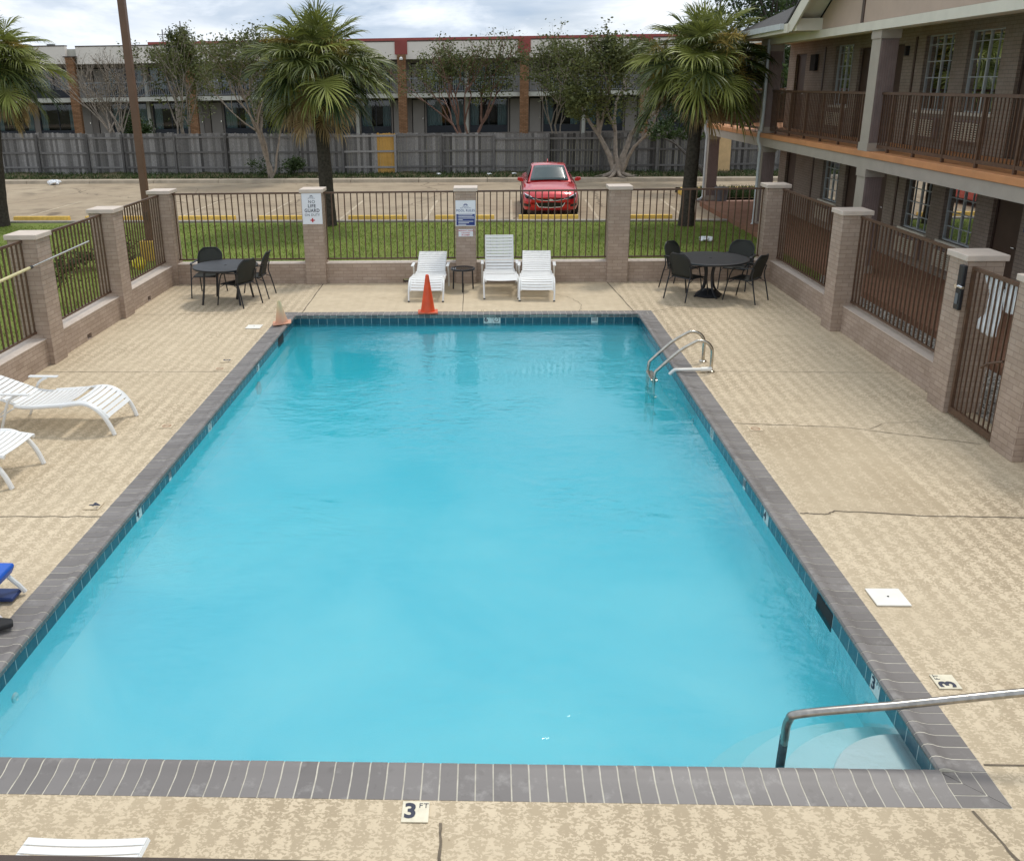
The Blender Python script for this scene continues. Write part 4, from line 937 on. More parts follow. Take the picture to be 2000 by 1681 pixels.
tree('crape_myrtle','wide red-barked tree behind the fence in front of the far motel windows',(-.95,48.5,0),[(.12,0,.12),(-.15,.05,.11),(.3,-.1,.09),(-.35,.1,.08)],2.2,[((-.3,0,4.2),(2.6,1.7,1.3)),((-1.3,0,5.0),(1.6,1.2,.8)),((1.2,0,4.6),(1.4,1.2,1.1))],'leaf_myrtle',8459,.14,'bark_red',31,group='crape myrtle trees',twig=.25)
tree('crape_myrtle','slim tree behind the fence left of the large pale trunk',(3.65,48.3,0),[(.1,0,.07),(-.12,.05,.06),(.25,-.1,.05)],2.0,[((0,0,4.4),(1.2,1.0,1.8)),((.8,0,3.0),(.9,.8,.7))],'leaf_myrtle',6832,.14,'bark_myrtle',37,group='crape myrtle trees')
tree('broadleaf_tree','tall green tree rising behind the motel roof',(13.6,46,0),[(.1,0,.22),(-.2,.1,.18)],3.4,[((-.6,0,7.3),(2.6,2.2,1.9)),((.5,0,5.0),(2.2,2.0,1.6))],'leaf_dark',9000,.20,'bark_dark',41)
tree('broadleaf_tree','dark green tree seen through the motel walkway',(16.5,52,0),[(.1,0,.2)],2.6,[((0,0,4.2),(3.0,2,2.2))],'leaf_dark',6500,.24,'bark_dark',47)
tree('evergreen_bush','dark green conical bush behind the fence left of the lamp post',(-19.0,50,0),[(.05,0,.06)],.8,[((0,0,2.2),(.75,.7,1.0)),((0,0,1.2),(1.1,1.0,1.0))],'leaf_dark',4200,.13,'bark_dark',53,'bush')
tree('shrub','dark leaning shrub with bare trunk beside the walkway post',(8.9,34.6,0),[(-.75,.25,.13)],1.5,[((-1.6,.4,2.3),(1.1,.7,.5)),((-2.4,.4,2.2),(.6,.5,.4))],'leaf_dark',2200,.12,'bark_dark',59,'shrub',spread=.45)
tree('shrub','low dark shrub at the foot of the left lamp post',(-8.7,20.6,0),[(.3,0,.02),(-.3,.1,.02)],.18,[((0,0,.22),(.55,.4,.22)),((-.9,-.2,.2),(.5,.35,.2))],'leaf_dark',2600,.07,'bark_dark',61,'shrub')
tree('shrub','small sprig with orange blooms behind the left railing',(-8.55,16.9,0),[(.2,0,.015)],.3,[((0,0,.5),(.3,.25,.35))],'leaf_dark',700,.06,'bark_dark',67,'shrub')
tree('shrub','green weed clump at the base of the pale left tree',(-9.0,41.6,.1),[(.3,0,.02)],.25,[((0,0,.35),(.55,.4,.4)),((-1.4,.1,.4),(.6,.4,.5))],'leaf_dark',1800,.10,'bark_dark',71,'shrub')
# roots of the large myrtle
mb=MB(); rr=random.Random(2)
for k in range(9):
    a=k*.7+rr.uniform(-.2,.2); c,s=math.cos(a),math.sin(a); mb.tube(smooth_path([(.05*c,.05*s,.5),(.18*c,.18*s,.22),(.45*c,.40*s,.07),(rr.uniform(.7,1.1)*c,.7*s,.0)],3),[.11,.10,.095,.09,.085,.08,.07,.055,.04,.02],6)
o=mb.obj('roots','bark_myrtle',[q for q in bpy.data.objects if q.get('label','').startswith('large pale-trunked')][0],smooth=True)
# planter and bed at the walkway post
mb=MB(); mb.lathe([(.20,0),(.24,.42),(.26,.44),(.24,.46),(.21,.42),(.0,.40)],20); tag(mb.obj('planter_pot','planter_grey',loc=(8.15,32.0,0),smooth=True),'grey planter pot beside the walkway post','planter')
mb=MB()
for seg in (((7.3,32.6),(7.3,35.2)),((7.3,35.2),(11.5,35.0))):
    (x0,y0),(x1,y1)=seg; mb.box(min(x0,x1)-.08,max(x0,x1)+.08,min(y0,y1)-.08,max(y0,y1)+.08,-.05,.12)
S(mb.obj('bed_kerb','yellow_paint'))
mb=MB(); mb.quad((7.38,32.3,.05),(12,32.3,.05),(12,34.92,.05),(7.38,35.1,.05)); S(mb.obj('planting_bed','dirt_verge'))
n=5000; x=r.uniform(7.45,11.8,n); y=r.uniform(32.4,34.9,n); blades('bed_plants','leaf_dark',np.stack([x,y,np.full(n,.05)],1),.18,.05,9,'dark ground cover in the bed beside the walkway','ground cover')

# ------------------------------------------------------------------ wooden fence
fpts=[(-31,45.5),(-23.7,44.67),(-8.5,43.05),(1.14,42.45),(8.14,42.15),(12.3,42.1),(24,42.0)]
def fy(x):
    for i in range(len(fpts)-1):
        if fpts[i][0]<=x<=fpts[i+1][0]:
            f=(x-fpts[i][0])/(fpts[i+1][0]-fpts[i][0]); return fpts[i][1]+f*(fpts[i+1][1]-fpts[i][1])
posts=[-24.6,-22.0,-19.4,-17.6,-14.95,-12.4,-8.9,-6.75,-4.27,-2.15,.30,2.80,5.25,7.7,10.15,12.6,15.1,17.6]
fl=['wooden fence section '+q for q in ['behind the left palm trunk','above the white litter at the left','just left of the lamp post','crossed by the lamp post','between the lamp post and the pale left tree','behind the pale left tree','behind the middle palm trunk','with new yellow boards and pale rails','just right of the new yellow boards','above the POOL RULES sign','directly behind the red car','between the red car and the large pale trunk','behind the large pale trunk','behind the right palm trunk','beside the plywood board','seen under the motel walkway','farthest right behind the motel wing']]
for i in range(len(posts)-1):
    x0,x1=posts[i],posts[i+1]; xm=(x0+x1)/2; ym=fy(xm); ang=math.atan2(fy(x1)-fy(x0),x1-x0); ln=math.hypot(x1-x0,fy(x1)-fy(x0))/2
    t=thing('wooden_fence',fl[i] if i<len(fl) else fl[-1],'fence',(xm,ym,.05),ang,'weathered wooden fence sections')
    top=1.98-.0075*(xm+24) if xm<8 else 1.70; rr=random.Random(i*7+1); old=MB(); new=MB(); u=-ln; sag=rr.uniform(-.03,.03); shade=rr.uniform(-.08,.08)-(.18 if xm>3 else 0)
    while u<ln-.02:
        wd=rr.uniform(.128,.142); h=top+rr.uniform(-.025,.025)+sag*u/ln; gap=rr.uniform(.002,.012); x_=u; xe=min(u+wd-gap,ln); isnew=(i==7 and u/ln>.26)
        q=.03; mbx=new if isnew else old; y_=.03+rr.uniform(-.004,.004)
        mbx.prism([(x_,.02),(xe,.02),(xe,h-q),(xe-q,h),(x_+q,h),(x_,h-q)],'y',y_,y_+.018,0,min(1,max(0,rr.betavariate(2,2)+shade)))
        u+=wd
    old.obj('boards','board_grey',t)
    if new.v: o=new.obj('new_boards','board_new',t); o['label']='new unweathered yellow boards'
    for z in (.28,.98,1.68 if top>1.8 else 1.5):
        mb=MB(); dz=rr.uniform(-.03,.03); mb.add([(-ln,-.012,z),(ln,-.012,z+dz),(ln,.028,z+dz),(-ln,.028,z),(-ln,-.012,z+.085),(ln,-.012,z+dz+.085),(ln,.028,z+dz+.085),(-ln,.028,z+.085)],[(0,3,2,1),(4,5,6,7),(0,1,5,4),(1,2,6,5),(2,3,7,6),(3,0,4,7)],0,.95 if i==7 else rr.uniform(.2,.6)); mb.obj('rail','board_grey',t)
    mb=MB(); mb.box(ln-.05,ln+.045,-.10,-.014,-.1,top-.06,0,.85 if i==7 else rr.uniform(.1,.5)); mb.obj('post','board_grey',t)
bd=mb=MB(); mb.box(-.26,.26,-.01,.01,0,1.66); mb.box(-.262,.262,-.012,.012,1.62,1.665,1); o=tag(mb.obj('plywood_board',['plywood','ply_top'],loc=(10.58,41.45,.08)),'tan plywood board leaning on the fence under the walkway','board'); o.rotation_euler=(R(-9),R(1.5),0)

# lamp post
lp=thing('lamp_post','tall square brown lamp post on a yellow concrete base','lamp post',(-8.26,21.65,0))
mb=MB(); mb.box(-.078,.078,-.078,.078,.48,8.2); mb.obj('pole','lamp_brown',lp,bevel=.008)
mb=MB(); mb.box(-.21,.21,-.21,.21,-.05,.46); mb.obj('base','yellow_paint',lp,bevel=.02)
mb=MB(); mb.box(-.14,.14,-.14,.14,.461,.48); mb.obj('base_plate','lamp_brown',lp)
mb=MB(); mb.box(-.05,.05,-.12,-.0885,.95,1.15); mb.obj('hand_hole','rail_dark',lp)
mb=MB(); mb.box(-.5,.5,-.18,.18,8.2,8.42); mb.obj('lamp_head','lamp_brown',lp,bevel=.03)

# wheel stops
stl=['left of the left palm trunk','cut by the pillar at the left edge','behind the left patio table','left of the NO LIFE GUARD sign','right of the middle palm trunk','behind the POOL RULES sign','in front of the red car','left of the right palm trunk']
ws=None
for x0,l in zip([-15.3,-13.1+.2,-9.83,-7.26,-4.36,-1.62,.96,3.80],stl):
    lab='yellow concrete wheel stop '+l; y=yl(x0)+.42
    if ws is None:
        mb=MB(); mb.prism([(-.12,0),(.12,0),(.075,.17),(-.075,.17)],'x',0,1.83); ws=tag(mb.obj('wheel_stop','yellow_paint',bevel=.01),lab,'wheel stop','yellow wheel stops'); o=ws
    else: o=ws.copy(); col.objects.link(o); o['label']=lab
    o.location=(x0,y,-.046); o.rotation_euler=(0,0,R(-2.2))

# litter
def crumple(name,label,loc,size,mat,cat,seed,flat=.5):
    rr=random.Random(seed); mb=MB(); n=14; ph=[rr.uniform(0,6) for _ in range(6)]
    def fn(u,v):
        a=u*2*PI; b_=(v-.5)*PI*.96; q=1+.28*math.sin(3*a+ph[0])*math.cos(2*b_+ph[1])+.18*math.sin(5*a+ph[2])*math.sin(4*b_+ph[3])+.12*math.sin(9*a+ph[4])
        return (size*q*math.cos(a)*math.cos(b_),size*.8*q*math.sin(a)*math.cos(b_),size*flat*(1.0+q*math.sin(b_)))
    mb.grid(fn,n*2,n); return tag(mb.obj(name,mat,loc=loc),label,cat)
crumple('plastic_bag','white plastic bag lying on the lawn behind the right table',(5.75,23.75,-.03),.17,'bag_white','plastic bag',1,.35)
crumple('plastic_bag','white litter lying by the far kerb at the left',(-19.5,40.4,-.05),.26,'bag_white','plastic bag',2,.4)
crumple('plastic_bag','bright yellow bag stuck in the left railing by the corner',(-7.12,17.9,.48),.13,'yellow_bag','plastic bag',3,.8)
for k,(x,y,l) in enumerate([(-2.2,41.4,'left'),(.1,41.1,'middle'),(1.2,41.2,'right')]): crumple('paper_scrap','white paper scrap at the fence foot, %s of three'%l,(x,y,.13),.10,'bag_white','litter',5+k,.3)

# ------------------------------------------------------------------ red car (front faces the pool)
car=thing('parked_car','bright red sedan parked nose-in behind the yellow wheel stop','car',(1.98,28.55,-.046),R(-1.5))
def yf(x,z): return 0
stn=[ # y, halfwidth, bottom, top, shoulder z
 (0.00,.62,.30,.60,.50),(.04,.72,.24,.66,.52),(.12,.80,.20,.72,.56),(.28,.86,.18,.79,.62),(.55,.895,.18,.86,.66),(.9,.90,.18,.92,.70),(1.25,.905,.18,.97,.76),(1.6,.905,.18,1.0,.80),(2.5,.905,.18,1.0,.84),(3.4,.905,.18,1.01,.86),(4.0,.90,.2,1.05,.88),(4.35,.87,.24,1.04,.88),(4.55,.80,.28,1.0,.8),(4.62,.70,.35,.9,.7)]
secs=[]
for y,w_,zb,zt,zs in stn:
    half=[(0,zb),(w_*.75,zb),(w_*.94,zb+.04),(w_,zb+.16),(w_,zs-.10),(w_*.995,zs),(w_*.95,zs+(zt-zs)*.55),(w_*.84,zt-.02),(w_*.60,zt+.005),(w_*.3,zt+.02),(0,zt+.025)]
    full=half+[(-a,b_) for a,b_ in half[-2:0:-1]]; secs.append([(a,y,b_) for a,b_ in full])
mb=MB(); n=len(secs[0]); mb.add([p for s_ in secs for p in s_],[(i*n+j,i*n+(j+1)%n,(i+1)*n+(j+1)%n,(i+1)*n+j) for i in range(len(secs)-1) for j in range(n)]+[tuple(range(n)),tuple(range(len(secs)*n-1,(len(secs)-1)*n-1,-1))])
body=mb.obj('body','car_red',car,smooth=True)
bvh=BVHTree.FromPolygons([Vector(v) for v in mb.v],mb.f)
# greenhouse
gh=[(1.22,.70,.97,.72,.98),(2.02,.70,1.0,.55,1.43),(2.6,.72,1.0,.57,1.475),(3.2,.72,1.0,.56,1.44),(3.95,.70,1.03,.62,1.06)]
mb=MB(); gs=[]
for y,wb,zb,wt,zt in gh: gs.append([(wb+.08,y,zb-.04),(wb,y,zb+.02),(wt,y,zt-.03),(wt-.07,y,zt),(0,y,zt+.02),(-wt+.07,y,zt),(-wt,y,zt-.03),(-wb,y,zb+.02),(-wb-.08,y,zb-.04)])
n=9; mb.add([p for s_ in gs for p in s_],[(i*n+j,i*n+j+1,(i+1)*n+j+1,(i+1)*n+j) for i in range(4) for j in range(8)]); mb.obj('roof','car_red',car,smooth=True)
def on_glass(A,B_,C_,D,nrm,ins=0): pass
mb=MB() # windscreen slightly proud of the slope between sections 0 and 1
def ws_pt(u,v):
    y0,wb,_,_,z0=1.235,.66,0,0,.985; yt,wt,zt=2.0,.50,1.43; f=.06+.88*v; w_=.69+( .545-.69)*f; x=(2*u-1)*(w_-.055); y=1.22+.80*f; z=.985+(1.45-.985)*f; bow=.025*(1-(2*u-1)**2); return (x,y-.012-bow*.6,z+.012+bow)
mb.grid(ws_pt,10,6); mb.obj('windscreen','car_glass',car,smooth=True,solid=.004)
for s in (1,-1):
    mb=MB()
    def sw(u,v):
        y=1.62+2.0*u; zt=1.43+.03*math.sin(PI*u)-.0; lim=1.0+(y-1.22)/(2.02-1.22)*.45 if y<2.02 else 1.44; top=min(1.40,lim-.06); 
        if y>3.2: top=1.40-(y-3.2)*.42
        z=1.04+(top-1.04)*v; f=(z-1.0)/.44; x=(.72-(.72-.56)*f)+.012; return (s*x,y,z)
    mb.grid(sw,12,4); mb.obj('side_window','car_glass',car,smooth=True,solid=.004)
    mb=MB(); mb.prism([(0,0),(.10,-.01),(.20,.04),(.19,.12),(.06,.13),(0,.08)],'y',-.07,.06); mb.M=None
    o=mb.obj('wing_mirror','car_red',car,bevel=.02,loc=(s*.84,1.52,.98)); o.scale=(s,1,1)
def patch(name,mat,poly_lo,poly_hi,nx=10,nz=3,off=.008,parent=None):
    mb=MB(); ok=True
    def interp(P,u):
        t_=u*(len(P)-1); i=min(int(t_),len(P)-2); f=t_-i; return (P[i][0]+(P[i+1][0]-P[i][0])*f,P[i][1]+(P[i+1][1]-P[i][1])*f)
    def fn(u,v):
        a=interp(poly_lo,u); b_=interp(poly_hi,u); x=a[0]+(b_[0]-a[0])*v; z=a[1]+(b_[1]-a[1])*v
        h=bvh.ray_cast(Vector((x,-2,z)),Vector((0,1,0)))[0]; y=(h.y if h is not None else .15)-off; return (x,y,z)
    mb.grid(fn,nx,nz); return mb.obj(name,mat,car if parent is None else parent,smooth=True)
for s in (1,-1):
    h=patch('headlight','gloss_black',[(s*.40,.575),(s*.56,.56),(s*.75,.585),(s*.80,.62)],[(s*.42,.60),(s*.56,.635),(s*.75,.70),(s*.815,.715)],12,4,.012)
    patch('lamp_strip','lens',[(s*.58,.628),(s*.66,.655),(s*.80,.705)],[(s*.58,.645),(s*.66,.680),(s*.815,.735)],8,2,.020,h)
    patch('lamp_strip','lens',[(s*.42,.575),(s*.48,.562),(s*.56,.575)],[(s*.42,.588),(s*.48,.575),(s*.56,.590)],8,2,.020,h)
    patch('air_duct','gloss_black',[(s*.62,.33),(s*.84,.34)],[(s*.62,.41),(s*.84,.43)],6,3,.008)
patch('upper_grille','gloss_black',[(-.40,.565),(-.2,.535),(0,.525),(.2,.535),(.40,.565)],[(-.42,.60),(-.2,.585),(0,.578),(.2,.585),(.42,.60)],16,3,.014)
patch('grille_trim','trim_silver',[(-.42,.548),(-.2,.518),(0,.508),(.2,.518),(.42,.548)],[(-.42,.565),(-.2,.535),(0,.525),(.2,.535),(.42,.565)],16,2,.020)
patch('lower_grille','gloss_black',[(-.36,.34),(0,.315),(.36,.34)],[(-.44,.46),(0,.47),(.44,.46)],14,4,.010)
patch('grille_trim','trim_silver',[(-.36,.318),(0,.295),(.36,.318)],[(-.36,.34),(0,.317),(.36,.34)],14,2,.018)
for s in (1,-1): patch('grille_trim','trim_silver',[(s*.36,.32),(s*.40,.36),(s*.46,.46)],[(s*.35,.345),(s*.385,.38),(s*.44,.465)],6,2,.018)
mb=MB(); mb.prism([(-.075,-.012),(-.025,-.012),(-.025,-.024),(.025,-.024),(.025,-.012),(.075,-.012),(.085,.012),(.025,.012),(.025,.024),(-.025,.024),(-.025,.012),(-.065,.012)],'y',-.012,0); mb.obj('badge','trim_silver',car,loc=(0,-.014,.548))
mb=MB(); mb.tube([(0,3.1,1.48),(0,3.22,1.54),(0,3.25,1.56)],[.02,.01,.004],6); mb.obj('antenna','car_red',car)
for x in (-.80,.80):
    for y in (.86,3.55):
        wh=MB(); wh.M=Matrix.Rotation(PI/2,4,'Y'); wh.lathe([(.20,-.10),(.30,-.105),(.325,-.07),(.325,.07),(.30,.105),(.20,.10)],28); o=wh.obj('tyre','tyre',car,smooth=True,loc=(x*1.02,y,.325))
        rm=MB(); rm.M=Matrix.Rotation(PI/2,4,'Y'); rm.lathe([(0,-.07),(.19,-.095),(.205,-.10),(.205,.10),(.19,.095),(0,.07)],20); rm.obj('rim','chrome',car,smooth=True,loc=(x*1.02,y,.325))

# ------------------------------------------------------------------ wall with openings
def wall_open(mb,axis,c,u0,u1,z0,z1,openings,depth,mi=0,sgn=1):
    us=sorted({u0,u1}|{q for o in openings for q in o[:2] if u0<q<u1}); zs=sorted({z0,z1}|{q for o in openings for q in o[2:4] if z0<q<z1})
    P=lambda u,z,d=0:((c+d,u,z) if axis=='x' else (u,c+d,z))
    for i in range(len(us)-1):
        for j in range(len(zs)-1):
            um,zm=(us[i]+us[i+1])/2,(zs[j]+zs[j+1])/2
            if any(o[0]<um<o[1] and o[2]<zm<o[3] for o in openings): continue
            mb.quad(P(us[i],zs[j]),P(us[i+1],zs[j]),P(us[i+1],zs[j+1]),P(us[i],zs[j+1]),mi)
    for a,b_,p,q in [o[:4] for o in openings]:
        d=depth*sgn
        mb.quad(P(a,p),P(a,p,d),P(a,q,d),P(a,q),mi); mb.quad(P(b_,p),P(b_,q),P(b_,q,d),P(b_,p,d),mi)
        mb.quad(P(a,q),P(a,q,d),P(b_,q,d),P(b_,q),mi); mb.quad(P(a,p),P(b_,p),P(b_,p,d),P(a,p,d),mi)

# ------------------------------------------------------------------ right-hand two-storey motel wing
WX,EX=9.2,7.60
mot=thing('motel_wing','two-storey brown brick motel wing with balcony walkway','building',(0,0,0))
FZ=2.58
wins=[(17.38,18.60),(19.16,20.38),(24.28,25.48),(12.9,14.1)]
doors=[(15.85,16.80),(21.38,22.33),(22.92,23.87),(27.75,28.65),(11.2,12.2)]
ops=[]
for a,b_ in wins: ops+=[(a,b_,FZ+.74,FZ+2.22),(a,b_,.10+.74,.10+2.05)]
for a,b_ in doors: ops+=[(a,b_,FZ+.0,FZ+2.10),(a,b_,.10,2.12)]
mb=MB(); wall_open(mb,'x',WX,6.0,29.3,0,5.1,ops,.14); mb.quad((WX,29.3,0),(18,29.3,0),(18,29.3,5.1),(WX,29.3,5.1)); mb.quad((WX,6,0),(18,6,0),(18,6,5.1),(WX,6,5.1)); mb.obj('wall','building_brick',mot)
mb=MB(); mb.quad((WX+.7,6.1,0),(WX+.7,29.2,0),(WX+.7,29.2,5.1),(WX+.7,6.1,5.1)); mb.obj('interior_backing','dark_interior',mot)
def win(a,b_,z0,z1,seed):
    rr=random.Random(seed); x=WX+.10; mb=MB(); f=.025
    mb.box(x-.02,x+.02,a,a+f,z0,z1); mb.box(x-.02,x+.02,b_-f,b_,z0,z1); mb.box(x-.02,x+.02,a+f,b_-f,z0,z0+f); mb.box(x-.02,x+.02,a+f,b_-f,z1-f,z1)
    mid=(a+b_)/2; mb.box(x-.018,x+.018,mid-.02,mid+.02,z0+f,z1-f)
    fr=mb.obj('window','frame_grey',mot)
    mu=MB()
    for q in ((a+mid)/2,(mid+b_)/2): mu.box(x-.010,x+.004,q-.007,q+.007,z0+f,z1-f)
    nr=4
    for k in range(1,nr+1): 
        z=z0+(z1-z0)*k/(nr+.6); mu.box(x-.012,x+.002,a+f,b_-f,z-.008,z+.008)
    mu.obj('muntins','frame_grey',fr)
    mb=MB(); mb.quad((x+.006,a,z0),(x+.006,b_,z0),(x+.006,b_,z1),(x+.006,a,z1)); mb.obj('pane','window_glass',fr)
    mb=MB(); ca,cb=(a,a+(b_-a)*rr.uniform(.45,.7)) if rr.random()<.5 else (b_-(b_-a)*rr.uniform(.5,.75),b_)
    mb.grid(lambda u,v:(x+.10+.025*math.sin(u*55),ca+(cb-ca)*u,z0+(z1-z0)*v),70,1); mb.obj('curtain','curtain',fr,smooth=True)
    # through-wall air conditioner under the sill
    t=MB(); w_=.52; c=mid; zc=z0-.34; t.box(WX-.10,WX+.01,c-w_,c+w_,zc-.20,zc+.20); ac=t.obj('air_conditioner','column_mauve',mot,bevel=.01)
    g=MB(); g.box(WX-.104,WX-.1005,c-w_+.06,c+w_-.06,zc-.17,zc+.17,0); 
    for k in range(8): z=zc-.165+k*.0425; g.box(WX-.125,WX-.104,c-w_+.06,c+w_-.06,z,z+.024,1)
    for k in range(7): y=c-w_+.06+(2*w_-.12)*k/6; g.box(WX-.13,WX-.104,y-.006,y+.006,zc-.17,zc+.17,1)
    g.obj('grille',['dark_interior','ac_cream'],ac)
    mb=MB(); mb.box(WX-.05,WX+.10,a-.04,b_+.04,z0-.06,z0-.001); mb.obj('window_sill','cream_trim',mot)
k=0
for a,b_ in wins:
    win(a,b_,FZ+.74,FZ+2.22,k); win(a,b_,.84,2.15,k+50); k+=1
for a,b_ in doors:
    for z in (FZ,.10):
        top=z+2.10 if z>1 else 2.12
        mb=MB(); mb.box(WX+.09,WX+.13,a+.05,b_-.05,z,top-.05); d=mb.obj('door','door_brown',mot)
        mb=MB(); mb.box(WX+.07,WX+.135,a,a+.05,z,top); mb.box(WX+.07,WX+.135,b_-.05,b_,z,top); mb.box(WX+.07,WX+.135,a+.05,b_-.05,top-.05,top); mb.obj('door_frame','rail_dark',d)
        mb=MB(); mb.tube([(WX+.09,a+.12,z+1.0),(WX+.03,a+.12,z+1.0),(WX+.03,a+.2,z+1.0)],.012,8); mb.obj('handle','steel',d,smooth=True)
for y,z in ((15.62,FZ+1.45),(15.62,1.5)):
    mb=MB(); mb.box(WX-.012,WX-.001,y-.09,y+.09,z-.07,z+.07); put_text(mb,'2' ,.12,lambda u,v:(WX-.014,y-u,z+v),1); mb.obj('room_sign',['sign_navy','sign_white'],mot)
mb=MB(); mb.box(WX-.09,WX-.001,26.75,27.15,FZ+1.62,FZ+2.05); mb.obj('wall_box','dark_interior',mot)
for y in (21.15,): mb=MB(); mb.box(WX-.08,WX-.001,y-.04,y+.04,FZ+1.85,FZ+2.05); mb.obj('wall_lamp','black_paint',mot)
for y0,y1 in ((20.75,20.83),(26.2,26.28)):
    for z0,z1 in ((.1,2.2),(FZ,4.8)): mb=MB(); mb.box(WX-.02,WX-.001,y0,y1,z0,z1); mb.obj('pilaster_strip','door_brown',mot)
# slabs, beams
mb=MB(); mb.box(EX,WX,6,26.3,2.46,FZ); mb.box(EX+.0,10.6,26.302,32.8,2.45,FZ-.01); mb.obj('walkway_slab','slab_orange',mot,bevel=.01)
mb=MB(); mb.box(EX+.03,EX+.30,6,26.28,2.235,2.458); mb.box(EX+.03,EX+.30,26.3,32.78,2.22,2.448); mb.box(EX+.3,10.5,32.5,32.77,2.22,2.448); mb.obj('beam','stucco_grey',mot)
mb=MB(); mb.box(EX+.30,WX-.002,6.01,26.28,2.40,2.459); mb.obj('walkway_ceiling','stucco_grey',mot)
mb=MB(); mb.box(EX-.05,EX+.28,6,26.6,4.86,5.03); mb.obj('roof_beam','cream_trim',mot)
mb=MB(); mb.box(EX+.28,18,6,29.5,5.0,5.04); mb.obj('soffit','cream_trim',mot)
mb=MB(); mb.box(6.98,EX-.05,22.45,27.0,5.02,5.06); mb.box(6.93,6.99,22.46,27.0,5.00,5.20); mb.box(6.93,13,27.0,27.06,5.0,5.20); mb.obj('eave_fascia','cream_trim',mot)
mb=MB(); mb.box(6.84,6.93,22.7,27.1,5.08,5.21); mb.obj('gutter','downspout',mot)
# main roof, hipped at far end
mb=MB(); zr=lambda x:5.2+(x-6.9)*2.8/5.7
mb.add([(6.9,22.75,5.2),(6.9,27.1,5.2),(12.6,22.0,8.0),(12.6,6,8.0),(18.3,27.1,5.2),(18.3,6,5.2),(7.9,22.75,zr(7.9)),(7.9,6,zr(7.9)),(12.6,22.75-.001,8.0)],[(0,1,2,8,6),(6,8,2,3,7),(1,4,2),(4,5,3,2)]); mb.obj('roof','roof_shingle',mot)
# gable
gy0,gy1,gz=22.55,9.45,5.06; gp=(gy0+gy1)/2; sl=.56; pk=gz+sl*(gy0-gp)
mb=MB(); mb.prism([(22.5,gz-.02),(22.5,gz+.05),(gp,pk+.1),(9.5,gz+.05),(9.5,gz-.02)],'x',EX,EX+.2); mb.obj('gable_wall','stucco_pink',mot)
mb=MB()
for s in (1,-1):
    e=gp+s*(gy0-gp+.12); mb.add([(6.95,e,gz+.16),(6.95,gp,pk+.23),(12.6,gp,pk+.23),(9.5,e,gz+.16),(6.95,e,gz+.10),(6.95,gp,pk+.17),(12.6,gp,pk+.17),(9.5,e,gz+.10)],[(0,1,2,3),(4,7,6,5),(0,4,5,1),(0,3,7,4)])
mb.obj('gable_roof','roof_shingle',mot)
mb=MB()
for s in (1,-1):
    e=gp+s*(gy0-gp+.05); a=[(e,gz-.04),(e,gz+.12),(gp,pk+.17),(gp,pk-.12),(e-s*.35,gz-.04)]
    mb.prism(a,'x',6.97,7.02)
mb.obj('rake_board','cream_trim',mot)
mb=MB()
for s in (1,-1):
    e=gp+s*(gy0-gp+.02); mb.add([(7.02,e,gz+.09),(7.02,gp,pk+.14),(EX,gp,pk+.14),(EX,e,gz+.09)],[(0,1,2,3)])
    mb.box(7.02,EX-.002,min(e,e-s*.5),max(e,e-s*.5),gz-.04,gz+.22)
mb.obj('gable_soffit','cream_trim',mot)
mb=MB(); mb.box(EX-.02,EX-.001,19.72,19.84,gz-.02,gz+1.2); mb.obj('gable_batten','door_brown',mot)
def column(x,y,z0,z1,name='column',w_=.34,d=.42):
    mb=MB(); mb.box(x+.0,x+w_,y-d/2,y+d/2,z0,z1,1)
    for k in range(7): xx=x+.03+k*(w_-.06)/6; mb.box(xx-.012,xx+.012,y-d/2-.012,y-d/2-.0005,z0+.2,z1-.2,1)
    mb.box(x-.012,x-.0005,y-d/2,y+d/2,z0,z1,0)
    c=mb.obj(name,['stucco_grey','column_mauve'],mot)
    mb=MB(); mb.box(x-.03,x+w_+.02,y-d/2-.03,y+d/2+.02,z0,z0+.16); mb.box(x-.03,x+w_+.02,y-d/2-.03,y+d/2+.02,z1-.16,z1-.001); mb.obj('column_trim','stucco_grey',c)
for y in (19.0,12.0): column(EX+.03,y,FZ,4.86); column(EX+.06,y,.1,2.235)
column(EX+.03,26.15,FZ,4.86); column(EX+.06,26.1,.0,2.235); column(EX+.06,32.4,.0,2.22)
for x,y in ((EX-.05,25.85),(EX-.05,32.15)):
    mb=MB(); mb.tube(smooth_path([(x,y,5.0 if y<30 else 2.7),(x,y,2.85 if y<30 else 2.68),(x-.06,y,2.62),(x-.07,y,2.4),(x,y,2.2),(x,y,2.0)],3)+[Vector((x,y,.15)),Vector((x-.08,y-.05,.05)),Vector((x-.25,y-.15,.02))],.042,8); mb.obj('downspout','downspout',mot,smooth=True)
# balcony railings of the wing (things of their own)
def brail(label,axis,a,b,c,z=FZ):
    t=thing('balcony_railing',label,'railing',((c,(a+b)/2,0) if axis=='y' else ((a+b)/2,c,0)),0,'brown railings of the motel walkway'); h=(b-a)/2
    def bx_(n,u0,u1,w_,z0,z1):
        mb=MB(); mb.box(-w_,w_,u0,u1,z0,z1) if axis=='y' else mb.box(u0,u1,-w_,w_,z0,z1); return mb.obj(n,'rail_brown',t)
    bx_('top_rail',-h,h,.03,z+1.08,z+1.13); bx_('bottom_rail',-h,h,.018,z+.07,z+.13)
    n=int((b-a)/.108); me=None
    for i in range(n+1):
        u=-h+.02+(2*h-.04)*i/n
        if me is None: o=bx_('baluster',-.009,.009,.009,z+.13,z+1.08); me=o.data
        else: o=bpy.data.objects.new('baluster',me); col.objects.link(o); o.parent=t
        o.location=(0,u,0) if axis=='y' else (u,0,0)
    n=int((b-a)/1.18)
    for i in range(n+1):
        u=-h+.5+(2*h-1.0)*i/max(1,n); bx_('post',u-.024,u+.024,.024,z+.001,z+1.08)
